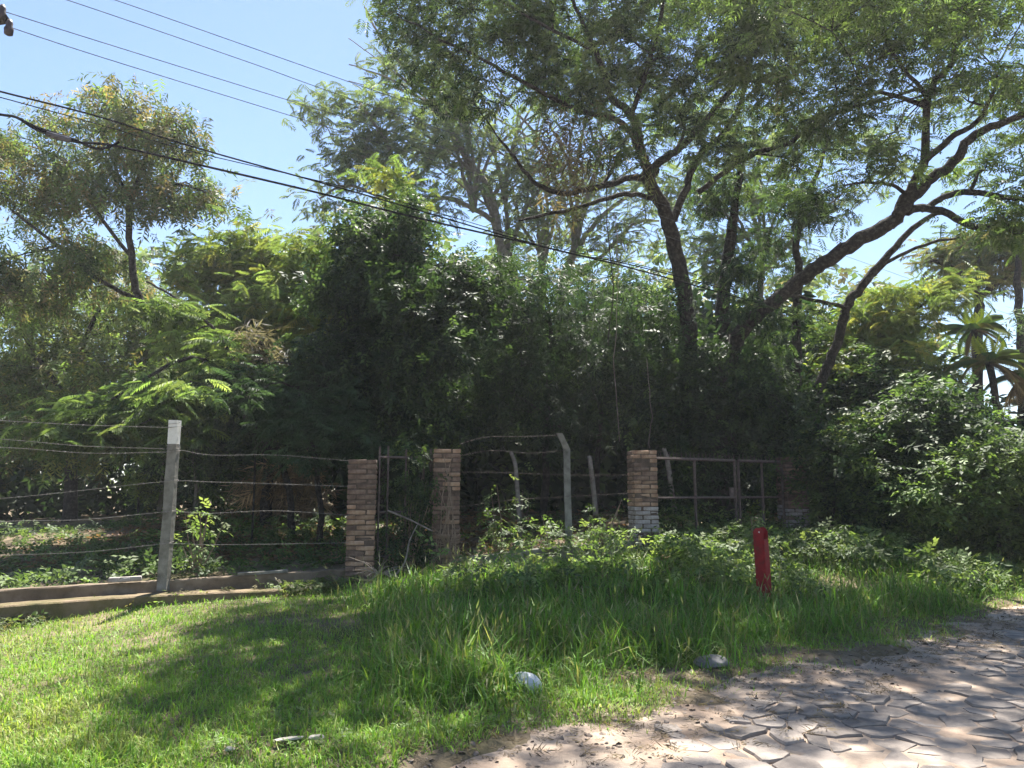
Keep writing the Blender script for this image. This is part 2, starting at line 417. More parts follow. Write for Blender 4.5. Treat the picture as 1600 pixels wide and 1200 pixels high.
def inside(poly, x, y):
    c = False; n = len(poly)
    for i in range(n):
        x1, y1 = poly[i]; x2, y2 = poly[i - 1]
        if (y1 > y) != (y2 > y) and x < (x2 - x1) * (y - y1) / (y2 - y1) + x1: c = not c
    return c
def fill(poly, Y0, Y1, step, keep=1.0, layers=1, ry=None):
    """clumps spread through the body whose outline in the view is poly"""
    us = [p[0] for p in poly]; vv = [p[1] for p in poly]; o = []
    for L in range(layers):
        u = min(us)
        while u <= max(us):
            v = min(vv)
            while v <= max(vv):
                a, b = u + random.uniform(-.5, .5) * step, v + random.uniform(-.5, .5) * step
                if inside(poly, a, b) and random.random() < keep:
                    o.append((a, b, random.uniform(Y0, Y1), step * .62, step * .5, ry or step / F * (Y0 + Y1) / 2 * .7))
                v += step
            u += step
    return o

def fan(u, v, Y, n, half, hgt, w0):
    """upright limbs spreading from one fork, each forking again"""
    o = []
    for k in range(n):
        a = R(-half + 2 * half * (k + .5) / n + random.uniform(-6, 6)); L = hgt * random.uniform(.7, 1.1); dY = random.uniform(-1, 1); P = []
        for j in range(6):
            t = j / 5; bend = a * (.55 + .6 * t) + .12 * math.sin(4 * t + k)
            P.append((u + math.sin(bend) * L * t + random.uniform(-4, 4) * t, v - math.cos(bend) * L * t, Y + dY * t, max(1.6, w0 * (1 - .72 * t))))
        o.append(P)
        for s in (-1, 1):
            q = P[random.choice((2, 3))]; b = a * 1.1 + s * R(random.uniform(18, 42)); l2 = L * random.uniform(.3, .5)
            o.append([(q[0] + math.sin(b + s * .2 * t) * l2 * t, q[1] - math.cos(b) * l2 * t, q[2] + dY * .3 * t, max(1.4, q[3] * .7 * (1 - .6 * t))) for t in (0, .33, .66, 1)])
    return o
def clusters(clumps, ncl):
    o = []
    for (u, v, Y, ru, rv, ry) in clumps:
        c = px(u, v, Y) if ru is not None else V((u, v, Y))
        k = Y / F
        cl = []
        for _ in range(ncl):
            d = V((random.gauss(0, 1), random.gauss(0, 1), random.gauss(0, 1))).normalized() * random.random() ** .4
            cl.append(c + V((d.x * ru * k, d.y * ry, d.z * rv * k)))
        o.append((c, cl))
    return o

def tree(name, label, cat, limbs, clumps, leaf='feather', pal=G_MID, size=(.28, .45), ncl=6, per=24, rcl=.34, flat=.5, bark=None, group=None,
         pitch=(.15, .4), base=None, extra=None, twigs=True, crown_name='crown', roll=.4, world_cl=(), fat=1.0):
    bark = bark or BARK
    b0 = base or (px(*limbs[0][0][:3]) if limbs else px(*clumps[0][:3]))
    b0 = V((b0[0], b0[1], gz1(b0[0], b0[1])))
    root = empty(name, b0, label, cat, group)
    att = []
    for i, L in enumerate(limbs):
        P = [px(*q[:3]) for q in L]; rr = [q[3] / 2 * q[2] / F for q in L]
        if i == 0:
            P.insert(0, V((b0.x, b0.y, b0.z - .2))); rr.insert(0, rr[0] * 1.35)
        sp, sr = spline(P, rr, 5)
        sp = [p + V((random.gauss(0, 1), random.gauss(0, 1), random.gauss(0, 1))) * min(r, .05) * .3 for p, r in zip(sp, sr)]
        mb = MB(); mb.tube(sp, sr, 8 if rr[0] > .05 else 6)
        mb.build('trunk' if i == 0 else 'branch', bark, root, True)
        att += list(zip(sp[2:] if i == 0 else sp, sr[2:] if i == 0 else sr))
    C = clusters(clumps, ncl)
    if world_cl: C += list(world_cl)
    tw = MB(); fo = Fol()
    if not att: att = [(b0 + V((0, 0, .1)), .03)]
    def path(a, ra, b, rb, n=4, sag=.12):
        d = b - a; L = d.length; pts, rad = [], []
        off = V((random.gauss(0, 1), random.gauss(0, 1), abs(random.gauss(.5, .8)))) * L * sag
        for k in range(n + 1):
            t = k / n; pts.append(a + d * t + off * math.sin(math.pi * t) + V((random.gauss(0, 1), random.gauss(0, 1), random.gauss(0, 1))) * L * .02 * (0 < k < n)); rad.append(ra + (rb - ra) * t)
        return pts, rad
    for c, cl in C:
        tone = math.exp(random.gauss(0, .16))
        if twigs:
            j = min(range(len(att)), key=lambda q: (att[q][0] - c).length + (1.2 if att[q][0].z > c.z + .3 else 0) - 3 * min(att[q][1], .06))
            a, ra = att[j]; L = (c - a).length; r0 = min(ra * .75, (.012 + .011 * L) * fat)
            P, rr = path(a, r0, c, max(.007, r0 * .22), 5, .16); tw.tube(P, rr, 5, False); sub = list(zip(P, rr))[1:]; att += sub[1:]
        for q in cl:
            if twigs:
                a, ra = min(sub, key=lambda w_: (w_[0] - q).length); P, rr = path(a, min(ra, .012 * fat), q, .004 * fat, 3, .15); tw.tube(P, rr, 3, False)
            n = int(per * random.uniform(.55, 1.45)); fl = np.array([1, 1, flat])
            pts = np.array(q)[None] + rng.normal(0, 1, (n, 3)) * rcl * fl
            fo.put(pts, leaf, size, (np.array(pal) * tone if random.random() < .75 else np.array([pal[random.randrange(len(pal))]]) * tone), pitch, roll)
    if twigs and tw.v:
        o = tw.build('twigs', bark, root); o['kind'] = 'stuff'
    if extra: extra(fo, att)
    TRI[0] += fo.tris
    o = fo.build(crown_name, LEAF, root); o['kind'] = 'stuff'
    return root
# ------------------------------------------------------------------ haze volume added for the milky veil of window glare
hz = MB(); hz.box((0, 160, 9.5), (690, 610, 28)); HZ = bpy.data.materials.new('haze'); HZ.use_nodes = True; n_ = HZ.node_tree.nodes; n_.clear()
po = n_.new('ShaderNodeOutputMaterial'); pv = n_.new('ShaderNodeVolumePrincipled'); pv.inputs['Color'].default_value = (.93, .95, 1, 1); pv.inputs['Density'].default_value = HAZE; pv.inputs['Anisotropy'].default_value = .35
HZ.node_tree.links.new(pv.outputs[0], po.inputs['Volume']); haze = hz.build('haze', HZ); haze['kind'] = 'stuff'; haze['label'] = 'thin haze volume added for the veil of window glare'; haze['category'] = 'haze'
# ================================================================== trees and shrubs
GT = 'trees of the overgrown lot'
# tall dark tree, trunk rising behind the gate, crown hanging over the verge
E_over = []
for (x, y, z, rx, ry, rz, n) in [(-.5, 11.4, 9.7, .8, 1.0, .7, 8), (.6, 11.0, 10.2, 1.3, 1.2, .9, 9), (2.0, 11.4, 10.8, 1.4, 1.2, .9, 9), (-.2, 12.6, 10.8, 1.4, 1.3, .9, 9),
                                 (1.4, 12.8, 11.6, 1.5, 1.3, .9, 9), (3.3, 12.4, 11.2, 1.4, 1.3, .9, 9), (-.9, 12.2, 10.6, .7, 1.0, .7, 8), (2.6, 14, 12.2, 1.7, 1.5, 1, 9), (.6, 14.2, 12.2, 1.7, 1.5, 1, 9),
                                 (-1.4, 10.8, 10.9, .6, .7, .5, 6), (-.2, 10.6, 11.2, .9, .7, .6, 7), (1.4, 10.6, 11.6, 1.0, .8, .6, 7), (-1.6, 11.5, 11.5, .6, .7, .6, 8), (-1.5, 12.3, 11.6, .7, .7, .6, 8), (-1.1, 11.2, 11.2, .6, .6, .5, 7), (-1.9, 13.4, 12.6, .8, .7, .6, 8), (-.6, 13.2, 12.0, .8, .7, .6, 8)]:
    cl = [V((x + random.gauss(0, .55) * rx, y + random.gauss(0, .55) * ry, z + random.gauss(0, .5) * rz)) for _ in range(max(5, int(n * .85)))]
    E_over.append((V((x, y, z)), cl))
def hang(pts, lo, hi):
    def g(fo, att):
        for (u, v, Y, n, ln) in pts:
            c = px(u, v, Y)
            for _ in range(n):
                p = c + V((random.gauss(0, .25), random.gauss(0, .3), random.gauss(0, .25))); m = int(6 * ln)
                q = np.array([[p.x + random.gauss(0, .03), p.y + random.gauss(0, .03), p.z - ln * k / m] for k in range(m)])
                fo.put(q, 'dead', (lo, hi), BROWN + G_OLIVE[:1], (1.2, .4), .8)
    return g
tree('albizia_tree', 'tall dark tree whose leaning trunk forks above the iron gate, feathery crown over the verge', 'tree',
     [[(1105, 640, 16.5, 30), (1085, 560, 16.5, 27), (1074, 500, 16.3, 25), (1065, 440, 16.1, 25), (1050, 370, 15.8, 24), (1036, 322, 15.5, 22), (1016, 288, 15.2, 20), (1010, 262, 15, 17), (1000, 235, 14.7, 16), (987, 180, 14.2, 14), (955, 150, 13.8, 12), (930, 80, 13.2, 9), (900, 10, 12.6, 6), (880, -60, 12.2, 4)],
      [(1016, 288, 15.2, 15), (995, 277, 15, 11), (942, 290, 14.6, 10), (880, 302, 14.2, 9), (832, 281, 13.9, 7), (800, 240, 13.7, 5), (778, 215, 13.5, 4)],
      [(1030, 312, 15.4, 12), (1000, 304, 15.1, 8), (965, 305, 14.9, 8), (912, 322, 14.6, 7), (837, 339, 14.4, 5), (810, 345, 14.3, 3)],
      [(1016, 280, 15.2, 16), (1030, 255, 15, 14), (1062, 232, 14.7, 12), (1100, 191, 14.2, 11), (1150, 130, 13.5, 8), (1185, 60, 13, 6), (1210, -20, 12.5, 4)],
      [(1052, 345, 15.7, 14), (1072, 292, 15.6, 12), (1092, 243, 15.5, 11), (1130, 210, 15.3, 10), (1160, 150, 15.0, 8), (1175, 80, 14.5, 6)],
      [(1000, 240, 14.7, 12), (970, 190, 14.2, 10), (900, 170, 13.6, 8), (820, 130, 13.0, 7), (740, 85, 12.4, 5), (680, 60, 12, 4)],
      [(1092, 300, 15.6, 9), (1170, 244, 15.2, 9), (1225, 229, 14.9, 8), (1300, 180, 14.4, 7), (1412, 146, 13.8, 5), (1500, 120, 13.4, 3)],
      [(987, 180, 14.2, 9), (1010, 110, 13.6, 8), (1030, 40, 13.0, 7), (1040, -40, 12.4, 5)],
      [(930, 80, 13.2, 7), (850, 40, 12.6, 6), (780, 0, 12.0, 4), (720, -40, 11.6, 3)]],
     fill([(605, -10), (640, 60), (640, 110), (690, 200), (740, 215), (790, 150), (850, 120), (880, 200), (905, 265), (960, 250), (1010, 225), (1060, 215), (1100, 290), (1180, 300), (1270, 290), (1310, 200), (1300, -40), (605, -40)], 12.2, 15.5, 58, .9) +
     fill([(640, -20), (1260, -20), (1240, 120), (1150, 160), (1000, 130), (900, 120), (820, 110), (700, 100)], 12, 14.5, 66, .4),
     'feather', G_MID + G_PALE[:2] + G_DARK[:1], (.24, .4), 6, 19, .34, .4, world_cl=E_over, fat=1.9, extra=hang([(885, 200, 14, 9, 1.6), (905, 160, 14, 7, 1.6), (870, 170, 13.8, 6, 1.4), (1000, 200, 14.2, 4, 1.0), (1190, 110, 14, 5, .8)], .22, .4), group=None)

# big leaning tree
tree('leaning_tree', 'large tree with a thick dark trunk leaning away over the bushes towards the road', 'tree',
     [[(1125, 600, 16, 27), (1140, 558, 15.9, 26), (1165, 508, 15.7, 24), (1205, 476, 15.4, 23), (1242, 443, 15.2, 23), (1287, 411, 14.9, 22), (1337, 378, 14.6, 23), (1380, 355, 14.4, 23), (1400, 342, 14.3, 21), (1424, 311, 14.1, 21), (1452, 285, 13.9, 18), (1490, 252, 13.6, 17), (1525, 210, 13.3, 14), (1585, 184, 13, 11), (1660, 150, 12.6, 8)],
      [(1400, 335, 14.3, 18), (1425, 290, 14.0, 14), (1443, 252, 13.8, 14), (1450, 150, 13.2, 11), (1487, 97, 12.8, 9), (1491, 40, 12.4, 7), (1500, -40, 12, 5)],
      [(1443, 255, 13.8, 12), (1484, 217, 13.5, 10), (1527, 190, 13.2, 8), (1560, 130, 12.8, 6)],
      [(1385, 350, 14.4, 16), (1418, 328, 14.2, 14), (1461, 328, 14, 12), (1517, 352, 13.8, 11), (1600, 356, 13.5, 9), (1680, 360, 13.2, 6)],
      [(1440, 328, 14.1, 11), (1469, 311, 14, 10), (1517, 300, 13.8, 10), (1600, 311, 13.5, 8), (1690, 300, 13.2, 5)],
      [(1450, 150, 13.2, 8), (1400, 90, 12.8, 7), (1370, 20, 12.4, 5), (1350, -50, 12, 4)],
      [(1424, 311, 14.1, 8), (1395, 290, 14, 6), (1350, 285, 13.9, 4), (1320, 290, 13.8, 3)]],
     fill([(1280, -30), (1640, -30), (1640, 330), (1560, 300), (1545, 235), (1470, 200), (1420, 210), (1350, 215), (1300, 170)], 12.2, 14.5, 62, .8) +
     fill([(1330, 230), (1420, 215), (1420, 260), (1360, 300), (1310, 290)], 13, 14, 55, .6) + fill([(1520, 230), (1650, 220), (1650, 400), (1560, 380), (1500, 330)], 12.8, 14.2, 60, .7),
     'feather', G_MID + G_PALE[:2] + G_LIGHT[:1], (.24, .4), 6, 17, .33, .35, fat=1.9,
     world_cl=[(V(c), [V(c) + V((random.gauss(0, .7), random.gauss(0, .7), random.gauss(0, .4))) for _ in range(8)]) for c in
               [(4.2, 10.6, 8.6), (5.2, 11.6, 9.4), (6.4, 11.4, 9.0), (7.4, 12.6, 8.4), (5.6, 10.2, 9.4), (4.6, 12.2, 10), (6.8, 10.2, 8.6), (8.2, 11.4, 8.2), (3.6, 11.4, 9.6), (8.6, 12.8, 9), (3.4, 10.2, 9.9), (4.4, 9.9, 9.7), (5.4, 10.9, 9.9), (6.2, 12.2, 10), (2.8, 10.9, 10.2), (6.2, 9.8, 9.3), (7.4, 11, 9), (4.9, 11.3, 10.2)]])

tree('slender_tree', 'slender curved tree with two pale-barked limbs beside the thick leaning trunk', 'tree',
     [[(1275, 640, 16.3, 17), (1292, 576, 16.2, 16), (1311, 524, 16.1, 15), (1326, 475, 16, 15), (1350, 442, 15.9, 14), (1390, 396, 15.7, 11), (1435, 349, 15.4, 9), (1480, 330, 15.2, 5)],
      [(1352, 440, 15.9, 7), (1394, 405, 15.7, 6), (1457, 379, 15.4, 5), (1500, 372, 15.2, 3)],
      [(1322, 482, 16, 8), (1280, 470, 16, 6), (1230, 462, 16, 4)]],
     fill([(1260, 470), (1320, 455), (1330, 500), (1290, 540), (1250, 520)], 15.8, 16.6, 55, .7) + fill([(1400, 350), (1480, 330), (1500, 380), (1440, 400)], 15, 15.8, 55, .35),
     'feather', G_MID, (.25, .4), 5, 14, .3, .4, bark=BARK)

tree('vine_clad_tree', 'upright trunk wrapped in dark climbing leaves between the forked tree and the leaning trunk', 'tree',
     [[(1135, 660, 17, 26), (1132, 560, 16.9, 24), (1130, 470, 16.8, 22), (1140, 380, 16.6, 18), (1150, 310, 16.4, 12), (1160, 250, 16.2, 8)],
      [(1245, 620, 17.2, 15), (1246, 510, 17.1, 14), (1250, 430, 17, 13), (1244, 380, 16.8, 11), (1270, 290, 16.5, 8), (1290, 230, 16.2, 5)]],
     fill([(1080, 240), (1130, 330), (1225, 340), (1280, 300), (1290, 350), (1250, 400), (1235, 470), (1215, 520), (1190, 560), (1110, 560), (1100, 470), (1105, 400)], 15.6, 17, 50, .72) + fill([(1090, 180), (1290, 170), (1300, 330), (1200, 340), (1110, 330)], 15.6, 17.2, 58, .5),
     'feather', G_DARK + G_MID[:2], (.24, .38), 6, 24, .28, .7, pitch=(.5, .5))

# airy pale trees behind
tree('airy_tree', 'tall airy pale tree with a bare upper limb reaching towards the blue sky', 'tree',
     [[(800, 560, 25, 14), (790, 440, 25, 13), (777, 349, 25, 12), (762, 292, 25, 11), (728, 246, 25, 10), (687, 172, 25, 8), (650, 122, 25, 6), (625, 98, 25, 5), (590, 50, 25, 4), (570, 10, 25, 3)],
      [(728, 246, 25, 7), (700, 190, 25, 6), (690, 120, 24.6, 4), (670, 60, 24.4, 3)], [(687, 172, 25, 5), (650, 150, 25, 4), (600, 130, 25, 3)],
      [(777, 349, 25, 9), (740, 326, 25, 8), (695, 309, 25, 7), (655, 327, 25, 5)], [(770, 310, 25, 8), (800, 250, 25, 6), (810, 180, 25, 4)]] + fan(740, 330, 25, 5, 44, 300, 7) + fan(790, 440, 25.3, 5, 34, 340, 8),
     fill([(560, -20), (630, -20), (680, 100), (660, 140), (600, 110), (545, 40)], 24, 26, 50, .3) + fill([(680, 80), (760, 200), (740, 300), (690, 250), (640, 160)], 24, 26, 40, .85) + fill([(650, 190), (830, 180), (900, 300), (850, 380), (760, 360), (680, 300)], 24, 26.5, 42, .8) + fill([(560, 100), (640, 60), (720, 120), (860, 150), (900, 200), (640, 200)], 24, 26.5, 46, .45),
     'fine', G_PALE, (.34, .55), 5, 10, .5, .5, bark=BARKP, fat=2.4)
tree('airy_tree', 'pale feathery tree with rounded layered crown rising behind the dark vine mound', 'tree',
     [[(660, 560, 23, 14), (655, 430, 23, 12), (650, 335, 23, 10), (640, 320, 23, 9), (620, 260, 23, 7), (590, 200, 23, 5), (560, 160, 23, 4)], [(650, 335, 23, 7), (600, 310, 23, 5), (540, 290, 23, 4), (500, 310, 23, 3)], [(630, 280, 23, 6), (560, 240, 23, 4), (520, 220, 23, 3)]],
     fill([(490, 200), (500, 150), (540, 122), (600, 130), (640, 180), (690, 230), (700, 320), (640, 345), (560, 330), (500, 345), (470, 360), (445, 345), (500, 300), (520, 240)], 22, 24, 42, .85),
     'fine', G_PALE + [(.15, .2, .085)], (.3, .48), 6, 15, .42, .45, bark=BARKP, fat=2.4)
tree('airy_tree', 'pale thin tree of many twisting grey stems seen through the middle of the view', 'tree',
     [[(870, 560, 26, 15), (879, 439, 26, 14), (897, 394, 26, 13), (905, 340, 26, 11), (930, 270, 26, 8), (940, 220, 26, 5)],
      [(897, 394, 26, 9), (930, 350, 26, 8), (975, 310, 26, 6), (1010, 280, 26, 4)], [(845, 560, 26, 10), (845, 424, 26, 9), (848, 360, 26, 8), (880, 300, 26, 6), (870, 230, 26, 4)], [(848, 400, 26, 6), (815, 350, 26, 5), (800, 290, 26, 4)],
      [(879, 439, 26, 8), (935, 405, 26, 6), (990, 350, 26, 5), (1030, 345, 26, 3)]] + fan(900, 390, 26, 5, 38, 300, 8) + fan(848, 420, 26, 4, 30, 240, 7),
     fill([(800, 200), (900, 190), (980, 230), (1010, 320), (960, 380), (900, 360), (840, 330)], 25, 27, 46, .6) + fill([(930, 330), (1040, 330), (1060, 430), (980, 440), (900, 430), (800, 420), (800, 370), (880, 370)], 25, 27, 46, .6),
     'fine', G_PALE, (.34, .55), 5, 10, .5, .5, bark=BARKP)

tree('airy_tree', 'pale feathery tree filling the gaps between the forked tree and the leaning trunk', 'tree',
     [[(1180, 600, 24, 12), (1185, 480, 24, 11), (1190, 400, 24, 9), (1175, 320, 24, 6), (1190, 240, 24, 4)], [(1190, 400, 24, 6), (1130, 330, 24, 5), (1080, 300, 24, 3)], [(1188, 430, 24, 6), (1260, 350, 24, 5), (1320, 300, 24, 3)]] + fan(1188, 420, 24, 4, 45, 220, 6),
     fill([(1030, 200), (1150, 150), (1300, 190), (1420, 200), (1400, 290), (1310, 330), (1290, 430), (1200, 440), (1120, 430), (1060, 430), (1030, 330)], 23, 25, 44, .75),
     'fine', G_PALE + G_MID[:1], (.36, .56), 5, 13, .45, .5, bark=BARKP, fat=2.2)
# left tree
tree('olive_tree', 'tall tree with drooping olive and rusty leaf tips against the blue sky', 'tree',
     [[(452, 800, 17.5, 20), (425, 720, 17.4, 19), (370, 620, 17.3, 18), (311, 550, 17.2, 17), (262, 505, 17, 15), (221, 471, 16.9, 13), (209, 430, 16.8, 12), (203, 330, 16.7, 10), (225, 255, 16.6, 7), (240, 190, 16.5, 4)],
      [(221, 471, 16.9, 8), (160, 440, 16.6, 7), (90, 385, 16.4, 6), (20, 330, 16.2, 4)], [(205, 400, 16.8, 7), (150, 330, 16.7, 6), (110, 260, 16.6, 4), (60, 230, 16.6, 3)], [(203, 330, 16.7, 6), (250, 290, 16.5, 5), (290, 290, 16.4, 4), (320, 300, 16.4, 3)],
      [(209, 340, 16.7, 6), (180, 260, 16.8, 5), (160, 200, 16.8, 3)]],
     fill([(-20, 225), (40, 190), (80, 165), (130, 165), (180, 150), (240, 160), (290, 185), (325, 220), (318, 260), (345, 290), (330, 325), (285, 330), (250, 335), (240, 380), (200, 420), (110, 430), (60, 470), (-20, 480)], 15.8, 17.8, 44, .86),
     'narrow', G_OLIVE + G_LIGHT[:2] + G_MID + [(.2, .15, .06)], (.24, .4), 6, 20, .32, .55, pitch=(.7, .4), fat=1.5)
tree('fern_leaved_tree', 'low light green tree with long ferny branches reaching over the white-topped post', 'tree',
     [[(455, 790, 14.6, 11), (430, 690, 14.4, 10), (380, 600, 14.2, 9), (300, 560, 13.8, 7), (230, 590, 13.2, 5), (150, 640, 12.8, 3)], [(380, 600, 14.2, 7), (340, 520, 14.2, 6), (280, 470, 14.3, 4), (230, 440, 14.3, 3)], [(320, 565, 13.8, 5), (260, 640, 13, 3), (200, 670, 12.7, 2)]],
     fill([(215, 445), (260, 440), (330, 490), (385, 540), (350, 590), (260, 530)], 13.8, 14.6, 40, .85) + fill([(80, 690), (60, 665), (150, 630), (220, 595), (310, 590), (345, 640), (290, 672), (200, 690)], 12.6, 13.6, 36, .9),
     'fine', G_LIGHT + G_MID[:2], (.3, .5), 5, 13, .26, .3, pitch=(.2, .25))
tree('bright_tree', 'sunlit yellowish green tree with a broad rounded top between two dark crowns', 'tree',
     [[(420, 700, 17, 16), (415, 560, 17, 13), (410, 460, 17, 10), (400, 400, 17, 6)], [(412, 500, 17, 8), (480, 450, 17, 6), (530, 430, 17, 4)], [(412, 500, 17, 8), (350, 430, 17, 5), (310, 400, 17, 3)]],
     fill([(270, 385), (310, 350), (345, 348), (400, 362), (450, 375), (520, 400), (570, 440), (560, 520), (500, 570), (400, 580), (330, 540), (280, 470)], 16, 17.6, 44, 1),
     'fine', G_LIGHT + G_YEL, (.3, .46), 6, 21, .36, .45)
tree('shady_tree', 'dull green tree with yellowing leaves behind the barbed wire, beside the ferny branches', 'tree',
     [[(110, 790, 21, 20), (112, 700, 21, 18), (115, 620, 21, 14), (130, 540, 21, 9), (160, 470, 21, 5)], [(115, 640, 21, 9), (60, 560, 21, 7), (20, 500, 21, 4)]],
     fill([(-30, 450), (60, 455), (150, 430), (230, 460), (320, 540), (340, 620), (220, 690), (100, 710), (-30, 700)], 19.6, 22.5, 54, .95, 2),
     'narrow', G_LIGHT + G_MID[:2] + G_OLIVE + G_YEL[2:], (.32, .5), 6, 20, .42, .7, pitch=(.5, .4))  # light greens added to make this crown look sunlit

# the dark vine-draped masses behind the pillars
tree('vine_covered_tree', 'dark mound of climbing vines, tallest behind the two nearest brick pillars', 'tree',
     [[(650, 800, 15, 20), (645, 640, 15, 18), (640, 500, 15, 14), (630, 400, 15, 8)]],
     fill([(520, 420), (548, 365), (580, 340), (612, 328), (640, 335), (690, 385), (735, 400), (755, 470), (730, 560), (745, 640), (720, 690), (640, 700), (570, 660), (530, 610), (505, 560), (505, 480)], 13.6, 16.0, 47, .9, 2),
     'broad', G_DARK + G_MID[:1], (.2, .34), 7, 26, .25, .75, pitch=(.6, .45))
tree('feathery_shrub', 'bluish green feathery shrub hanging low just behind the first brick pillar', 'shrub',
     [[(500, 790, 13.8, 9), (490, 700, 13.7, 8), (470, 620, 13.6, 6), (450, 560, 13.6, 4)]],
     fill([(380, 590), (430, 545), (500, 550), (560, 600), (560, 690), (530, 720), (470, 740), (420, 690), (380, 640)], 13.0, 14.2, 42, 1),
     'feather', [(.04, .08, .035), (.05, .095, .045), (.035, .07, .03)], (.24, .4), 6, 22, .25, .5)
tree('young_tree', 'yellow green young tree poking up behind the top of the vine mound', 'tree',
     [[(600, 560, 17.5, 9), (600, 400, 17.5, 7), (602, 320, 17.5, 4), (600, 260, 17.5, 3)]],
     fill([(545, 335), (570, 265), (610, 240), (640, 280), (650, 340), (600, 370)], 17, 18, 38, 1),
     'fine', G_YEL + G_LIGHT, (.28, .42), 5, 10, .26, .4)
tree('tangled_shrub', 'dark tangled thicket shrub behind the bent concrete post', 'shrub',
     [[(850, 800, 17, 12), (855, 650, 17, 10), (860, 520, 17, 7), (850, 440, 17, 4)], [(930, 800, 17.3, 9), (940, 640, 17.3, 7), (950, 500, 17.3, 4)]],
     fill([(740, 420), (820, 410), (900, 440), (980, 420), (1040, 450), (1060, 560), (1040, 660), (940, 680), (760, 700), (730, 560)], 15.6, 18.8, 50, .85, 2),
     'narrow', G_DARK + [G_MID[2]], (.22, .38), 6, 20, .3, 1.0, pitch=(.7, .5))
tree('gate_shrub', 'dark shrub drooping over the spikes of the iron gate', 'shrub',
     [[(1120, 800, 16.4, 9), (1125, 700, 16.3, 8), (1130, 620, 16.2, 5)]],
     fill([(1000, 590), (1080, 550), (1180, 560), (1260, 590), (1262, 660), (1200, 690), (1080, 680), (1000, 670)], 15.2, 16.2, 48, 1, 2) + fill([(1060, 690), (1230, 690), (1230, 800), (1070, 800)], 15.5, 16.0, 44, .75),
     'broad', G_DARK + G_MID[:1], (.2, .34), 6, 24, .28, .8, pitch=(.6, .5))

tree('dry_brush', 'tangle of dry brown brush, lightened in colour as if sunlit, behind the low wall, next to the first pillar', 'brush',
     [[(470, 800, 17.5, 4), (468, 770, 17.5, 3), (465, 750, 17.5, 2)]], fill([(400, 740), (450, 725), (510, 735), (515, 795), (420, 800)], 17, 18, 26, 1), 'dead', BROWN[1:2] + [(.36, .24, .15), (.32, .22, .13)], (.3, .5), 5, 14, .2, .8)  # lightest browns put sunlight into the brush, which stands in shade
tree('small_bush', 'little bright green bush alone in the shade behind the barbed wire', 'bush',
     [[(216, 790, 18.5, 4), (216, 770, 18.5, 3), (216, 755, 18.5, 2)]], fill([(195, 740), (235, 735), (240, 775), (200, 780)], 18.2, 18.8, 20, 1), 'broad', G_LIGHT + G_YEL[:2], (.18, .28), 5, 12, .16, .7)
tree('dead_twigs', 'dead grey brown twig clump hanging in the crown beside the ferny branches', 'twigs',
     [[(405, 560, 14.1, 3), (410, 545, 14.1, 2), (412, 535, 14.1, 2)]], fill([(370, 530), (400, 520), (440, 535), (430, 575), (380, 575)], 13.9, 14.3, 24, 1), 'dead', [(.13, .115, .09), (.18, .155, .12), (.1, .085, .065)], (.25, .4), 4, 8, .16, .8, base=px(405, 600, 14.1))
# right-hand bushes and trees
tree('layered_tree', 'bright yellow green tree with flat layered sprays in front of the far umbrella crown', 'tree',
     [[(1420, 640, 19, 10), (1415, 540, 19, 8), (1405, 480, 19, 5)], [(1415, 540, 19, 6), (1360, 490, 19, 4)], [(1410, 500, 19, 5), (1470, 455, 19, 3)]],
     fill([(1330, 478), (1375, 448), (1440, 425), (1510, 450), (1500, 478), (1420, 495), (1350, 505)], 18.2, 19.6, 34, .95) + fill([(1310, 490), (1470, 485), (1480, 560), (1460, 620), (1380, 620), (1290, 590)], 18, 20, 48, 1, 2),
     'fine', G_YEL + G_LIGHT, (.28, .44), 6, 16, .32, .3)
tree('umbrella_tree', 'far flat-topped tree with forked black trunk showing under a grey green crown', 'tree',
     [[(1528, 640, 24, 17), (1528, 500, 24, 16), (1529, 467, 24, 15), (1510, 435, 24, 11), (1480, 415, 24, 7), (1450, 405, 24, 4)], [(1529, 467, 24, 12), (1560, 440, 24, 9), (1600, 410, 24, 6)], [(1525, 450, 24, 8), (1530, 410, 24, 6), (1520, 380, 24, 4)]],
     fill([(1420, 420), (1450, 385), (1500, 365), (1620, 360), (1650, 430), (1590, 440), (1540, 430), (1480, 440)], 23, 25, 46, .9, 2),
     'fine', G_PALE + G_OLIVE, (.38, .6), 6, 16, .42, .5)
tree('straight_trunk_tree', 'tree with a straight bare trunk at the edge of the view above the palms', 'tree',
     [[(1598, 680, 22, 14), (1596, 560, 22, 13), (1592, 470, 22, 12), (1590, 420, 22, 10), (1600, 360, 22, 7)]],
     fill([(1560, 430), (1660, 400), (1680, 520), (1610, 540), (1560, 500)], 21, 23, 52, .6), 'narrow', G_MID, (.35, .5), 5, 16, .4, .6)
tree('dark_bush', 'dense dark green rounded bush below the palm with a bare dead stem', 'bush',
     [[(1440, 810, 15.6, 9), (1436, 720, 15.4, 7), (1430, 650, 15.3, 4)]],
     fill([(1360, 660), (1400, 615), (1445, 605), (1495, 640), (1535, 690), (1550, 750), (1500, 810), (1400, 820), (1350, 750)], 14.6, 16.2, 44, 1, 2),
     'broad', G_DARK + G_MID, (.22, .36), 6, 26, .26, .8)
tree('broadleaf_bush', 'glossy broad-leaved bush hiding the half-buried far brick pillar', 'bush',
     [[(1300, 820, 14.6, 6), (1305, 760, 14.5, 5), (1310, 720, 14.5, 3)]],
     fill([(1268, 735), (1300, 695), (1370, 720), (1400, 780), (1390, 840), (1310, 840), (1290, 800)], 14.2, 15.4, 38, 1, 2),
     'broad', G_MID + G_DARK[:2] + G_LIGHT[:1], (.2, .32), 6, 20, .24, .8)
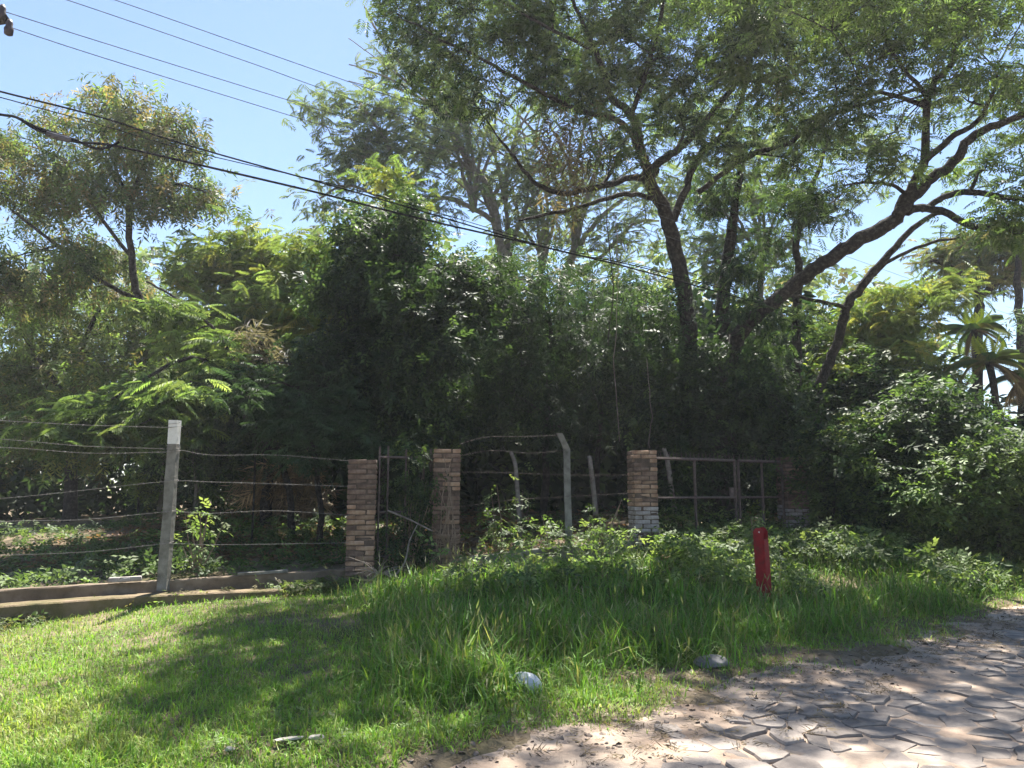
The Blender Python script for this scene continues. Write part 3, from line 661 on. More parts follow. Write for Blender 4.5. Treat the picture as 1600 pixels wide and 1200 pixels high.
tree('yellow_bush', 'yellow-leaved shrub lit by the sun behind the far pillar', 'bush',
     [[(1310, 800, 16.6, 6), (1315, 720, 16.5, 4), (1320, 680, 16.5, 3)]],
     fill([(1265, 690), (1310, 665), (1370, 680), (1350, 725), (1280, 730)], 16.2, 17, 36, 1), 'broad', G_YEL, (.2, .32), 6, 18, .24, .7)
tree('corner_bush', 'pale green leafy bush at the edge of the view by the rubble heap', 'bush',
     [[(1560, 830, 14.2, 6), (1555, 770, 14.1, 5), (1550, 730, 14, 3)]],
     fill([(1430, 770), (1490, 730), (1560, 705), (1680, 700), (1700, 830), (1560, 835), (1450, 830)], 13.4, 14.8, 40, 1, 2),
     'broad', G_MID + G_LIGHT[:2], (.2, .34), 6, 22, .26, .8)
tree('understorey_tree', 'mid green tree crown filling the gap above the broad-leaved bush', 'tree',
     [[(1340, 800, 18.5, 11), (1345, 680, 18.5, 9), (1350, 600, 18.5, 5)]],
     fill([(1230, 560), (1300, 540), (1400, 590), (1500, 600), (1480, 690), (1400, 700), (1280, 690)], 17.2, 19, 48, 1, 2),
     'broad', G_MID + G_DARK, (.24, .38), 6, 22, .3, .7)
tree('understorey_tree', 'shaded tree in the depth of the lot between post and first pillar', 'tree',
     [[(306, 808, 18.5, 9), (308, 760, 18.5, 8), (303, 700, 18.4, 7), (320, 640, 18.3, 5), (340, 600, 18.3, 4)], [(250, 800, 19, 8), (255, 740, 19, 7), (262, 690, 19, 5)]],
     fill([(230, 640), (330, 590), (430, 600), (470, 690), (400, 735), (300, 740), (230, 700)], 17.5, 19.5, 48, 1, 2), 'narrow', G_DARK + G_MID, (.26, .42), 6, 22, .32, .8, bark=BARKP, pitch=(.6, .4))

# thicket in the depth of the lot, many stems that read as one mass
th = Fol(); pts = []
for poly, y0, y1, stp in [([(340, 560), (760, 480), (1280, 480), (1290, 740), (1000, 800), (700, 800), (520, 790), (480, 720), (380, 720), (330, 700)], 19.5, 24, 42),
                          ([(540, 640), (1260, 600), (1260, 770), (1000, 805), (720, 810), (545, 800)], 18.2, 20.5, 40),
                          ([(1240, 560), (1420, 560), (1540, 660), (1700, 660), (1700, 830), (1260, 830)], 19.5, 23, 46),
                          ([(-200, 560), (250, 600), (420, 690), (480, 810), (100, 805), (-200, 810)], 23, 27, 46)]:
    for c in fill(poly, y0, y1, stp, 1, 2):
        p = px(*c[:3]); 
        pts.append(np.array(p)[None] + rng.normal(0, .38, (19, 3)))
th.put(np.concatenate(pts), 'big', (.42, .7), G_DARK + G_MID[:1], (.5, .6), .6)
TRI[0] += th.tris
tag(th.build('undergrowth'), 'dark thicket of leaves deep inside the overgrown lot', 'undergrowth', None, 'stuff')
# far woodland
fw = Fol(); pts = []
for u in range(-500, 2100, 34):
    top = np.interp(u, [-500, 0, 250, 480, 700, 900, 1100, 1300, 1450, 1520, 1600, 1700, 2100], [430, 420, 400, 372, 400, 410, 430, 440, 520, 665, 690, 640, 500])
    for v in np.arange(top, 800, 34):
        if 500 < u < 1480 and v > 740: continue
        p = px(u + random.uniform(-20, 20), v + random.uniform(-8, 18), random.uniform(38, 56)); pts.append(np.array(p)[None] + rng.normal(0, .75, (12, 3)))
fw.put(np.concatenate(pts), 'far', (.6, 1.0), G_MID + G_OLIVE + G_PALE, (.2, .6), .6)
TRI[0] += fw.tris
tag(fw.build('woodland'), 'far tree line closing the view behind the lot', 'woodland', None, 'stuff')

# palms
def palm(label, u, v, Y, n, L, base_uv, spear=True, dead=6):
    c = px(u, v, Y); b = px(base_uv[0], base_uv[1], Y); b = V((b.x, b.y, gz1(b.x, b.y) - .1))
    root = empty('palm_tree', b, label, 'palm', 'palms at the edge of the lot')
    mb = MB(); P, r_ = spline([b, b.lerp(c, .4) + V((.1, 0, 0)), b.lerp(c, .8) + V((.1, .0, 0)), c], [.11, .09, .08, .09], 5); mb.tube(P, r_, 8); mb.build('trunk', BARK, root, True)
    def frond(az, el, L, droop, pal, wl=.33, kk=28):
        f = Fol(); vs_, fs_ = [], []; d = V((math.cos(az), math.sin(az), 0)); sd_ = V((-math.sin(az), math.cos(az), 0)); prev = None
        for k in range(kk + 1):
            t = k / kk; p = c + d * (L * t * math.cos(el) * (1 - .12 * t)) + V((0, 0, L * (math.sin(el) * t - droop * t * t)))
            if prev is not None:
                tg = (p - prev).normalized(); ll = wl * L * math.sin(math.pi * min(1, .15 + .8 * t)) * .8
                for s in (-1, 1):
                    dirv = (sd_ * s * .8 + tg * .65 + V((0, 0, -.45))).normalized(); wv = tg * .009 * L
                    q = len(vs_); vs_ += [p - wv, p + dirv * ll * .5 + tg * .02 + V((0, 0, .04 * L)), p + dirv * ll + V((0, 0, -.1 * ll)), p + wv]; fs_ += [(q, q + 1, q + 2), (q, q + 2, q + 3)]
                q = len(vs_); up = V((0, 0, .012)); vs_ += [prev - up, prev + up, p + up, p - up]; fs_ += [(q, q + 1, q + 2), (q, q + 2, q + 3)]
            prev = p
        vs_ = np.array([tuple(x) for x in vs_]); cc = np.array(pal[random.randrange(len(pal))])[None] * np.exp(rng.normal(0, .12, (len(vs_), 1)))
        me = raw_mesh('frond', vs_, np.array(fs_), False, np.concatenate([cc, np.ones((len(vs_), 1))], 1)); o = link('frond', me, LEAF); local(o, root)
    for i in range(n): frond(2 * math.pi * i / n + random.uniform(-.3, .3), random.uniform(.15, .75), L * random.uniform(.8, 1.1), random.uniform(.45, .75), G_MID + G_OLIVE[:2])
    for i in range(dead): frond(random.uniform(0, 6.28), random.uniform(-.5, -.1), L * random.uniform(.6, .85), random.uniform(.5, .7), BROWN, .3)
    if spear:
        for a in (-.5, .3, .9, 1.6, 2.6, 3.5): frond(a, random.uniform(.7, 1.25), L * .62, .12, [(.2, .26, .03), (.24, .27, .035)], .3, 12)
palm('small palm with bright yellow-green young fronds over drooping grey ones', 1545, 566, 18.2, 13, 1.35, (1560, 800))
palm('second palm, smaller yellow crown above and behind its brighter neighbour', 1522, 515, 20.5, 11, 1.25, (1530, 800), True, 4)
palm('slim leaning palm stem with brown hanging fronds at the edge of the view', 1600, 590, 19.5, 11, 1.25, (1640, 800), False, 9)
# ================================================================== fence: pillars, walls, posts, gates, wires
FA = R(8)
def brick_mesh(L, seed):
    random.seed(seed); mb = MB(); l, w_, h = L / 2, .062, .029
    P = []
    for z, k in ((-h, 1), (-h * .6, 1), (h * .6, 1), (h, 1)):
        e = .006 if abs(z) == h else 0
        for x, y in ((-1, -1), (1, -1), (1, 1), (-1, 1)): P.append((x * (l - e) + random.gauss(0, .003), y * (w_ - e) + random.gauss(0, .003), z + random.gauss(0, .0025)))
    Fq = [(3, 2, 1, 0), (12, 13, 14, 15)]
    for r_ in range(3):
        for k in range(4): Fq.append((r_ * 4 + k, r_ * 4 + (k + 1) % 4, r_ * 4 + 4 + (k + 1) % 4, r_ * 4 + 4 + k))
    mb.add(P, Fq); return mb.mesh('brick')
def with_mat(me, m):
    q = me.copy(); q.materials.clear(); q.materials.append(m); return q
BM = [brick_mesh(.262, k) for k in range(6)]; BMH = [brick_mesh(.125, k + 20) for k in range(4)]
LIB = {m.name: ([with_mat(a, m) for a in BM], [with_mat(a, m) for a in BMH]) for m in (BRICK, BRICKD, BRICKW)}
random.seed(21)
def pillar(label, u, Y, vtop, vis_base, zone, lean=0.0, cap=0, wdt=.41):
    """square brick pillar, four bricks round a core in every course"""
    p = px(u, 769, Y); z0 = gz1(p.x, p.y) - .05; z1 = px(u, vtop, Y).z
    root = empty('brick_pillar', (p.x, p.y, z0), label, 'pillar', 'brick pillars of the fence', FA)
    pitch = .072; n = int(round((z1 - z0) / pitch)); pitch = (z1 - z0) / n; k = wdt / .41
    core = MB(); core.box((0, 0, n * pitch / 2 - .004), (wdt - .022, wdt - .022, n * pitch - .012), 0, .003); c = link('mortar_core', core.mesh('mortar_core'), MORTAR, root)
    for i in range(n):
        f = i / n; over = 1.05 if i >= n - cap else 1.0
        for q in range(4):
            # pinwheel: each side shows a stretcher and a header, mirrored course by course
            m_ = -1 if i % 2 else 1; a = q * math.pi / 2
            ox, oy = m_ * -.0715 * k, -(wdt / 2 - .062)
            x, y = ox * math.cos(a) - oy * math.sin(a), ox * math.sin(a) + oy * math.cos(a)
            mt = zone(f, random.random())
            if random.random() < .012: continue
            o = link('brick', random.choice(LIB[mt.name][0]), None, root, (x * over + random.gauss(0, .004) + lean * f, y * over + random.gauss(0, .006), (i + .5) * pitch))
            o.rotation_euler = (random.gauss(0, .018), random.gauss(0, .014), a + random.gauss(0, .02)); o.scale = (k, k, pitch * .82 / .058)
            # the quarter brick that closes the corner
    return root, z0, z1
zlow = lambda f, r: (BRICK if f < .62 + .1 * (r - .5) and r < .85 else BRICKD)
P1, z10, z11 = pillar('brick pillar at the end of the low wall, pale lower bricks and square flat top', 566, 11.5, 718, 890, zlow)
P2, z20, z21 = pillar('brick pillar with jutting top course and dead vine stems on its face', 697, 12.0, 702, 890, lambda f, r: BRICKD if r < .75 else BRICK, cap=1)
P4, z40, z41 = pillar('brick pillar with whitish limed lower courses beside the iron gate', 1004, 13.3, 704, 862, lambda f, r: BRICKW if f < .42 + .08 * r else (BRICK if r < .7 else BRICKD))
P5, z50, z51 = pillar('dim far brick pillar at the other side of the iron gate, half hidden in leaves', 1238, 15.3, 714, 812, lambda f, r: BRICKW if f < .4 and r < .6 else (BRICK if r < .12 else BRICKD), wdt=.44)

def wall_run(name, label, pts, thick, mat_, group=None, seg=14, cop=None):
    """low wall along pts (x, y, z0, z1), uneven top, with coping slabs as parts"""
    root = empty(name, (pts[0][0], pts[0][1], pts[0][2]), label, 'wall', group)
    mb = MB(); v, f = [], []; n = 0; P = []
    for i in range(len(pts) - 1):
        for k in range(seg):
            t = k / seg; P.append([a + (b - a) * t for a, b in zip(pts[i], pts[i + 1])])
    P.append(list(pts[-1])); d = V((pts[-1][0] - pts[0][0], pts[-1][1] - pts[0][1], 0)).normalized(); nn = V((-d.y, d.x, 0))
    for x, y, a, b in P:
        b += random.gauss(0, .002)
        for o_, z in ((-1, a), (-1, a + (b - a) * .35), (-1, a + (b - a) * .7), (-1, b - .015), (-.9, b), (.9, b), (1, b - .015), (1, a)):
            q = o_ * thick / 2 + (random.gauss(0, .004) if abs(o_) == 1 else 0); v.append((x + nn.x * q, y + nn.y * q, z))
    m = len(P); K = 8
    for i in range(m - 1):
        for k in range(K - 1): f.append((i * K + k, i * K + K + k, i * K + K + k + 1, i * K + k + 1))
    f.append(tuple(range(K))); f.append(tuple((m - 1) * K + k for k in reversed(range(K)))); mb.add(v, f)
    mb.build('wall_body', mat_, root)
    if cop:
        i = 0
        while i < m - 1:
            s_ = random.randint(2, 4); a, b = P[i], P[min(i + s_, m - 1)]
            if random.random() < cop:
                L = math.hypot(b[0] - a[0], b[1] - a[1]) - .015; c = MB(); c.box((0, 0, 0), (L, thick * 1.12, .035), 0, .004)
                o = link('coping_slab', c.mesh('coping_slab'), CONC, None, ((a[0] + b[0]) / 2, (a[1] + b[1]) / 2, (a[3] + b[3]) / 2 + .021)); o.rotation_euler = (0, -math.atan2(b[3] - a[3], L), math.atan2(b[1] - a[1], b[0] - a[0])); local(o, root)
            i += s_
    return root
WALLM = noisy('old_plaster', [(.25, (.06, .048, .032)), (.45, (.135, .102, .07)), (.6, (.21, .165, .12)), (.8, (.3, .255, .2))], 2.6, 10, .95, .7, .02)
LEDGE = noisy('mossy_footing', [(.25, (.06, .065, .022)), (.45, (.125, .1, .05)), (.65, (.19, .14, .095)), (.8, (.25, .205, .15))], 3.2, 10, .98, .8, .03)
wpt = lambda u, Y, v0, v1: (lambda p, q: (p.x, p.y, q.z, p.z))(px(u, v1, Y), px(u, v0, Y))
wall_run('low_wall', 'long low plastered wall under the barbed wire, ending at the first brick pillar', [wpt(-420, 8.4, 1010, 938), wpt(0, 9.85, 975, 921), wpt(265, 10.6, 955, 906), wpt(545, 11.45, 935, 888)], .16, WALLM, cop=.3)
wall_run('footing_ledge', 'crumbling mossy footing step along the lawn below the long low wall', [wpt(-430, 8.15, 1055, 975), wpt(0, 9.55, 1010, 945), wpt(190, 10.1, 990, 931), wpt(330, 10.5, 975, 924), wpt(440, 10.85, 960, 920)], .34, LEDGE)
wall_run('kerb_wall', 'short grey concrete sill wall from the second pillar to the limed pillar', [wpt(712, 12.1, 905, 872), wpt(850, 12.6, 890, 856), wpt(992, 13.2, 880, 843)], .15, CONC)
for (u, v, Y, a) in [(187, 907, 10.3, .3), (204, 906, 10.35, .42)]:
    p = px(u, v, Y); o = link('loose_brick', with_mat(BM[int(a * 10)], BRICKW), None, None, (p.x, p.y, p.z + .012)); o.rotation_euler = (0, -.03, a)
    tag(o, 'pale loose brick lying on the low wall, ' + ('farther from the post' if u < 190 else 'nearer the white-topped post'), 'brick')

def post_line(name, label, pts, w_, mat_, cap=None):
    root = empty(name, pts[0], label, 'post')
    mb = MB(); n = len(pts); v, f = [], []
    for i, p in enumerate(pts):
        p = V(p); h = w_ / 2 * (1.04 - .08 * i / n)
        for a, b in ((-1, -1), (1, -1), (1, 1), (-1, 1)): v.append((p.x + a * h + random.gauss(0, .003), p.y + b * h + random.gauss(0, .003), p.z))
    for i in range(n - 1):
        for k in range(4): f.append((i * 4 + k, i * 4 + (k + 1) % 4, i * 4 + 4 + (k + 1) % 4, i * 4 + 4 + k))
    f += [(3, 2, 1, 0), tuple((n - 1) * 4 + k for k in range(4))]; mb.add(v, f); mb.build('shaft', mat_, root)
    return root
b = px(256, 905, 10.5); t = px(272, 694, 10.5); tt = px(273, 657, 10.5)
PL = post_line('concrete_post', 'square concrete fence post with a white top', [b + V((0, 0, -.15))] + [b.lerp(t, k / 6) for k in range(7)], .125, CONC)
mb = MB(); mb.box(((t.x + tt.x) / 2, t.y, (t.z + tt.z) / 2 + .002), (.122, .122, tt.z - t.z), 0, .003); mb.build('white_top', CONCW, PL)  # separate whiter block on top of the shaft
b2 = px(889, 850, 12.75); m2 = px(885, 702, 12.75); e2 = px(874, 677, 12.68)
PB = post_line('bent_concrete_post', 'grey concrete post with its top bent outwards, standing on the concrete sill', [b2 + V((0, 0, -.05)), b2.lerp(m2, .5), m2, m2.lerp(e2, .25) + V((.005, 0, 0)), e2], .105, CONC)
def stake(label, pts, r0, m=WOODG):
    P, rr = spline(pts, [r0 * (1 - .1 * i) for i in range(len(pts))], 4); mb = MB(); mb.tube(P, rr, 7); o = mb.build('wooden_stake', m, None, True); tag(o, label, 'stake', 'wooden stakes behind the fence')
stake('pale crooked wooden stake left of the bent concrete post, behind the sill', [px(812, 815, 15.0), px(808, 760, 15.0), px(805, 725, 15.0), px(798, 706, 15)], .05)
stake('grey split stake between the bent post and the limed pillar', [px(931, 805, 15.2), px(927, 760, 15.2), px(921, 712, 15.2)], .055)
stake('leaning wooden stake seen through the gate next to the limed pillar', [px(1055, 805, 15.4), px(1050, 770, 15.4), px(1043, 720, 15.3), px(1037, 700, 15.3)], .06)

# barbed wires
def PLX(z): return b.x + (t.x - b.x) * (z - b.z) / (t.z - b.z)
def wire(name, label, pts, r, m, cat, barbs=False, group=None, n=40, sag=.0):
    P, rr = spline(pts, [r] * len(pts), max(2, n // (len(pts) - 1)))
    root = empty(name, P[0], label, cat, group)
    mb = MB(); mb.tube(P, rr, 5); mb.build('strand', m, root)
    if barbs:
        mb = MB(); acc = 0
        for a, b in zip(P[:-1], P[1:]):
            L = (b - a).length; k = max(1, int(L / .13))
            for q in range(k):
                c = a.lerp(b, q / k)
                for _ in range(2):
                    d = V((random.gauss(0, .3), random.gauss(0, 1), random.gauss(0, 1))).normalized() * .016; mb.tube([c - d, c + d], .002, 3, False)
        o = mb.build('barbs', m, root); o['kind'] = 'stuff'
        if 'white-topped' in label:
            c = min(P, key=lambda q_: abs(q_.x - PLX(q_.z))); mb = MB(); h = .068
            mb.tube([V((PLX(c.z) + a_ * h, 10.5 + b_ * h, c.z + .012 * k_)) for k_, (a_, b_) in enumerate([(-1, -1), (1, -1), (1, 1), (-1, 1), (-1, -1), (1, -1.02), (1.5, -1.3)])], .003, 4); mb.build('wire_tie', m, root)
    return root
pz = lambda v: px(264, v, 10.42)
BW = [('topmost', [(-300, 640), (0, 657), (130, 664), (268, 668)], None), ('second', [(-300, 668), (0, 686), (130, 697), (268, 702)], [(330, 711), (430, 711), (545, 720)]), ('third', [(-300, 692), (0, 699), (140, 708), (267, 706)], None),
      ('fourth', [(-300, 800), (0, 779), (130, 766), (264, 752)], [(330, 753), (430, 756), (545, 760)]), ('fifth', [(-300, 835), (0, 815), (130, 812), (261, 800)], [(330, 802), (430, 798), (545, 805)]), ('lowest', [(-300, 880), (0, 868), (140, 862), (258, 850)], [(330, 851), (440, 850), (545, 848)])]
for nm, qa, qb in BW:
    YL = lambda u: float(np.interp(u, [-300, 0, 264, 560], [8.7, 9.8, 10.42, 11.3]))
    q = qa + (qb or []); wire('barbed_wire', f'rusty barbed wire strand, {nm} of those tied to the white-topped post', [px(u, v, YL(u)) for u, v in q], .0024, WIRE, 'wire', True, 'barbed wire strands on the white-topped post')
for nm, q in [('upper slack', [(718, 694), (760, 683), (820, 682), (876, 680)]), ('second', [(718, 712), (770, 704), (830, 708), (884, 703)]), ('middle', [(718, 738), (770, 738), (884, 742), (990, 742)]), ('lower', [(718, 792), (800, 781), (886, 776), (990, 770)])]:
    YM = lambda u: float(np.interp(u, [697, 885, 1004], [12.1, 12.68, 13.2])); wire('barbed_wire', f'thin barbed wire, {nm} strand by the bent concrete post', [px(u, v, YM(u)) for u, v in q], .002, IRON, 'wire', True, 'barbed wire strands by the bent post')

# lianas hanging from the crowns
for lb, q, r_ in [('thin pale liana hanging straight down left of the forked trunk', [(960, 330, 14.3), (966, 430, 14.3), (960, 560, 14.4), (968, 690, 14.5)], .007), ('curling thin liana in front of the thicket over the bent post', [(905, 340, 14.6), (930, 470, 14.5), (915, 560, 14.4), (935, 640, 14.4)], .006),
                  ('pale liana beside the gate post side of the dark thicket', [(1010, 560, 14.6), (1018, 640, 14.6), (1014, 700, 14.6)], .007), ('long dark liana dropping beside the forked trunk', [(955, 220, 14.1), (948, 330, 14.2), (957, 450, 14.3), (950, 540, 14.4)], .012)]:
    P, rr = spline([px(*a) for a in q], [r_] * len(q), 6); mb = MB(); mb.tube([p + V((random.gauss(0, .012), random.gauss(0, .012), 0)) for p in P], rr, 5); tag(mb.build('liana', WOODG if 'pale' in lb else BARK, None, True), lb, 'liana', 'lianas hanging from the crowns')

# iron gate between the limed pillar and the far pillar: two leaves
def bar(mb, a, b, w_): mb.tube([a, b], w_ * .62, 4)
ga = px(1024, 769, 13.35); gb = px(1224, 769, 15.15)
def G(t, z): return V((ga.x + (gb.x - ga.x) * t, ga.y + (gb.y - ga.y) * t, z))
zt, zm, zb = 2.08, 1.4, .78
def gate_leaf(label, t0, t1, uprights, lk):
    root = empty('iron_gate', G(t0, zb), label, 'gate', 'two leaves of the rusty iron gate')
    for nm, z, w_ in (('top_rail', zt, .045), ('middle_rail', zm, .035), ('bottom_rail', zb, .04)):
        mb = MB(); bar(mb, G(t0, z), G(t1, z), w_); mb.build(nm, IRON, root)
    for t in [t0 + .004] + uprights + [t1 - .004]:
        mb = MB(); bar(mb, G(t, zb), G(t, zt - .02), .04); mb.build('upright', IRON, root)
    n = int((t1 - t0) * 34)
    me = MB(); me.tube([(0, 0, -.01), (random.gauss(0, .003), 0, .08), (0, 0, .13)], [.008, .007, .001], 4); me = me.mesh('spike'); me.materials.append(IRON)
    for k in range(n):
        t = t0 + (t1 - t0) * (k + .5) / n; o = link('spike', me, None, None, G(t, zt)); o.rotation_euler = (random.gauss(0, .08), random.gauss(0, .08), 0); local(o, root)
    if lk:
        mb = MB(); c = G(t1 - .035, zm + .1); mb.box(c, (.09, .03, .16), .5, .003); mb.build('lock_box', IRON, root)
gate_leaf('wider leaf of the rusty spiked gate, hung on the limed pillar', .0, .60, [.285], True)
gate_leaf('narrower leaf of the rusty spiked gate, hung on the far dim pillar', .622, 1.0, [.82], False)
# iron panel between first and second pillar
def G2(t, z):
    a, b = px(592, 769, 11.6), px(674, 769, 11.95); return V((a.x + (b.x - a.x) * t, a.y + (b.y - a.y) * t, z))
root = empty('iron_fence', G2(0, .5), 'narrow rusty iron fence panel overgrown with ivy between the two nearest pillars', 'fence panel')
for nm, z in (('top_rail', 2.02), ('middle_rail', 1.2), ('bottom_rail', .55)):
    mb = MB(); bar(mb, G2(0, z), G2(1, z), .03); mb.build(nm, IRON, root)
for t in (0, .16, .5, .84, .97, 1):
    mb = MB(); bar(mb, G2(t, .5), G2(t, 2.02 + random.uniform(.03, .2)), .026); mb.build('upright', IRON, root)

def plant(name, label, cat, base, pts, kind, size, pal, pitch=(.3, .5), stems=True, group=None, mtl=None):
    root = empty(name, base, label, cat, group); fo = Fol(); fo.put(pts, kind, size, pal, pitch, .5); fo.build('leaves', LEAF, root)['kind'] = 'stuff'; TRI[0] += fo.tris
    if stems:
        mb = MB(); B = V(base)
        for k in range(min(14, len(pts))):
            q = V(pts[random.randrange(len(pts))]); mb.tube([B, B.lerp(q, .5) + V((random.gauss(0, .03), random.gauss(0, .03), .04)), q], [.012, .008, .003], 4, False)
        mb.build('stems', mtl or STRAW, root)['kind'] = 'stuff'
    return root
def blob(c, s, n): return np.array(c)[None] + rng.normal(0, 1, (n, 3)) * np.array(s)
iv = np.concatenate([blob(px(640, 760, 11.85), (.2, .07, .38), 330), blob(px(655, 800, 11.8), (.16, .08, .42), 280), blob(px(612, 850, 11.6), (.14, .1, .2), 80), blob(px(650, 850, 11.7), (.12, .1, .18), 60)])
plant('ivy', 'ivy climbing the iron panel between the first and second brick pillars', 'climber', (px(640, 880, 11.75).x, 11.75, gz1(-1.5, 11.75)), iv, 'broad', (.11, .2), G_DARK + G_MID, (.9, .5))
mb = MB()
for k in range(9):
    a = px(700 + random.gauss(0, 9), 702 + random.uniform(0, 120), 11.76); b = px(700 + random.gauss(0, 12), 880, 11.66)
    P, rr = spline([a, a.lerp(b, .35) + V((random.gauss(0, .05), -.02, 0)), a.lerp(b, .7) + V((random.gauss(0, .06), -.03, 0)), b], [.004, .007, .008, .01], 4); mb.tube(P, rr, 4)
for k in range(60):
    c = px(700, 852, 11.66); d = V((random.gauss(0, 1), random.gauss(-.3, .4), random.gauss(0, 1))).normalized() * random.uniform(.1, .42); mb.tube([c, c + d * .5 + V((0, -.02, random.gauss(0, .02))), c + d + V((0, 0, -.05))], [.006, .004, .002], 3, False)
tag(mb.build('dead_vine', STRAW), 'tuft of dead brown vine stems on the face of the second pillar', 'dead vine')
for lb, u, v, Y, s, n, pal in [('leafy sapling beside the sill wall, nearest to the second pillar', 785, 822, 12.4, (.22, .15, .28), 75, G_MID + G_LIGHT), ('small round-leaved sapling just before the bent concrete post', 858, 838, 12.5, (.16, .1, .16), 45, G_MID + G_LIGHT),
                               ('bright sapling between the bent post and the limed pillar', 940, 832, 12.9, (.2, .14, .18), 55, G_LIGHT + G_MID), ('pale shoots behind the crooked stake', 815, 775, 15.2, (.1, .1, .35), 40, G_LIGHT),
                               ('leafy shoot behind the red steel post, lower than its top', 1172, 826, 12.6, (.13, .12, .15), 30, G_LIGHT), ('trailing weed stem arching beside the white-topped post', 312, 835, 11.0, (.13, .1, .2), 40, G_LIGHT)]:
    c = px(u, v, Y); plant('sapling', lb, 'sapling', (c.x, c.y, gz1(c.x, c.y)), blob(c, s, n), 'broad', (.14, .24), pal, (.35, .45), group='saplings along the fence')

# ------------------------------------------------------------------ red post
RED = noisy('red_paint', [(.3, (.07, .02, .014)), (.42, (.17, .006, .008)), (.6, (.235, .006, .01)), (.75, (.26, .03, .025))], 11, 8, .6, .15, .004, spec=.25)
bp = px(1197, 928, 9.75); tp = px(1188, 824, 9.75); zg = gz1(bp.x, bp.y) - .1
root = empty('steel_post', (bp.x, bp.y, zg), 'red painted folded steel post standing in the tall grass', 'post', rz=.55)
H = tp.z - zg
def plate(name, x0, y0, x1, y1, th, z1, round_=False, hole=None):
    """upright strip with scalloped edges from (x0,y0) to (x1,y1), rounded at the top"""
    d = V((x1 - x0, y1 - y0, 0)); L = d.length; d.normalize(); nn = V((-d.y, d.x, 0)); prof = []; n = 26
    for k in range(n + 1): prof.append((-.004 * (k % 2), z1 * k / n - (.05 if round_ and k == n else 0)))
    if round_: prof += [(L * .12, z1 - .018), (L * .35, z1), (L * .65, z1), (L * .88, z1 - .018)]
    for k in range(n, -1, -1): prof.append((L + .004 * (k % 2), z1 * k / n - (.05 if round_ and k == n else 0)))
    m = len(prof); v = []
    for s in (-.5, .5): v += [V((x0, y0, 0)) + d * a + nn * th * s + V((0, 0, z)) for a, z in prof]
    f = [tuple(range(m)), tuple(reversed(range(m, 2 * m)))] + [(k, m + k, m + (k + 1) % m, (k + 1) % m) for k in range(m)]
    mb = MB(); mb.add(v, f); o = link(name, mb.mesh(name), RED, root)
    return o
lean = -.03
plate('flange', -.06, -.05, -.06, .08, .007, H, True); plate('web', -.054, -.051, .054, -.051, .007, H - .14); plate('flange', .06, -.05, .06, .08, .007, H, True)
mb = MB(); mb.tube([V((-.0645, .0, H - .05)), V((-.0555, .0, H - .05))], .011, 10); link('hole_disc', mb.mesh('hole_disc'), CONCW, root)  # solid pale disc painted for the bright view through a bolt hole
for ch in root.children: pass
root.rotation_euler = (0, -.05, .8)

# ------------------------------------------------------------------ litter
BAG = noisy('plastic_bag', [(.3, (.34, .36, .41)), (.7, (.5, .52, .57))], 8, 4, .42, .2, .01, spec=.5)
def crumple(name, label, cat, c, s, m, seed, rz=0.0, peak=None):
    import bmesh
    bm = bmesh.new(); bmesh.ops.create_icosphere(bm, subdivisions=4, radius=1)
    r_ = np.random.default_rng(seed); dirs = r_.normal(0, 1, (16, 3)); dirs /= np.linalg.norm(dirs, axis=1)[:, None]; off = r_.uniform(.62, 1.0, 16); A = r_.normal(0, 1, (5, 3)) * 5; ph = r_.uniform(0, 6, 5)
    for v in bm.verts:
        p = np.array(v.co); k = 1.0
        for d, o in zip(dirs, off):
            q = p @ d
            if q > 0: k = min(k, o / max(q, 1e-3))
        k *= 1 + .05 * sum(abs(math.sin(a @ p + f)) for a, f in zip(A, ph)) / 2 - .05
        p = p * k; z = p[2]
        if peak is not None:
            e = max(0, float(np.dot(p[:2], peak[:2]))) ** 2; p[2] += e * peak[2]
        v.co = V((p[0] * s[0], p[1] * s[1], max(p[2], -.35) * s[2]))
    me = bpy.data.meshes.new(name); bm.to_mesh(me); bm.free(); o = link(name, me, m, None, c); o.rotation_euler = (0, 0, rz); return tag(o, label, cat)
c = px(820, 1068, 5.95); crumple('plastic_bag', 'crumpled pale grey plastic bag lying at the edge of the tall grass', 'bag', (c.x, c.y, gz1(c.x, c.y) + .04), (.125, .09, .1), BAG, 5, -.25, (-.75, .1, .75))
c = px(1112, 1042, 6.9); crumple('torn_bag', 'flattened greyish torn bag in the dry grass next to the paving', 'bag', (c.x, c.y, gz1(c.x, c.y) + .03), (.15, .1, .07), noisy('dirty_plastic', [(.3, (.12, .11, .1)), (.7, (.24, .22, .21))], 7, 5, .6, .3), 9)
PAPER = noisy('paper_scrap', [(.3, (.26, .235, .19)), (.7, (.46, .42, .35))], 9, 4, .8, .3, .01)
for lb, u, v, Y, s, sd_, rz in [('longer whitish scrap of paper on the lawn near the camera', 452, 1163, 4.75, (.1, .024, .012), 3, .45), ('short pale scrap lying next to the longer paper scrap', 494, 1161, 4.75, (.045, .03, .018), 4, .2), ('small white scrap alone on the sunlit lawn', 358, 1178, 4.6, (.03, .025, .015), 6, 0)]:
    c = px(u, v, Y); z = gz1(c.x, c.y); crumple('paper_scrap', lb, 'litter', (c.x, c.y, z + .035), s, PAPER, sd_, rz)
RUB = noisy('rubble', [(.3, (.22, .2, .18)), (.7, (.42, .4, .37))], 5, 6, .95, .6, .02)
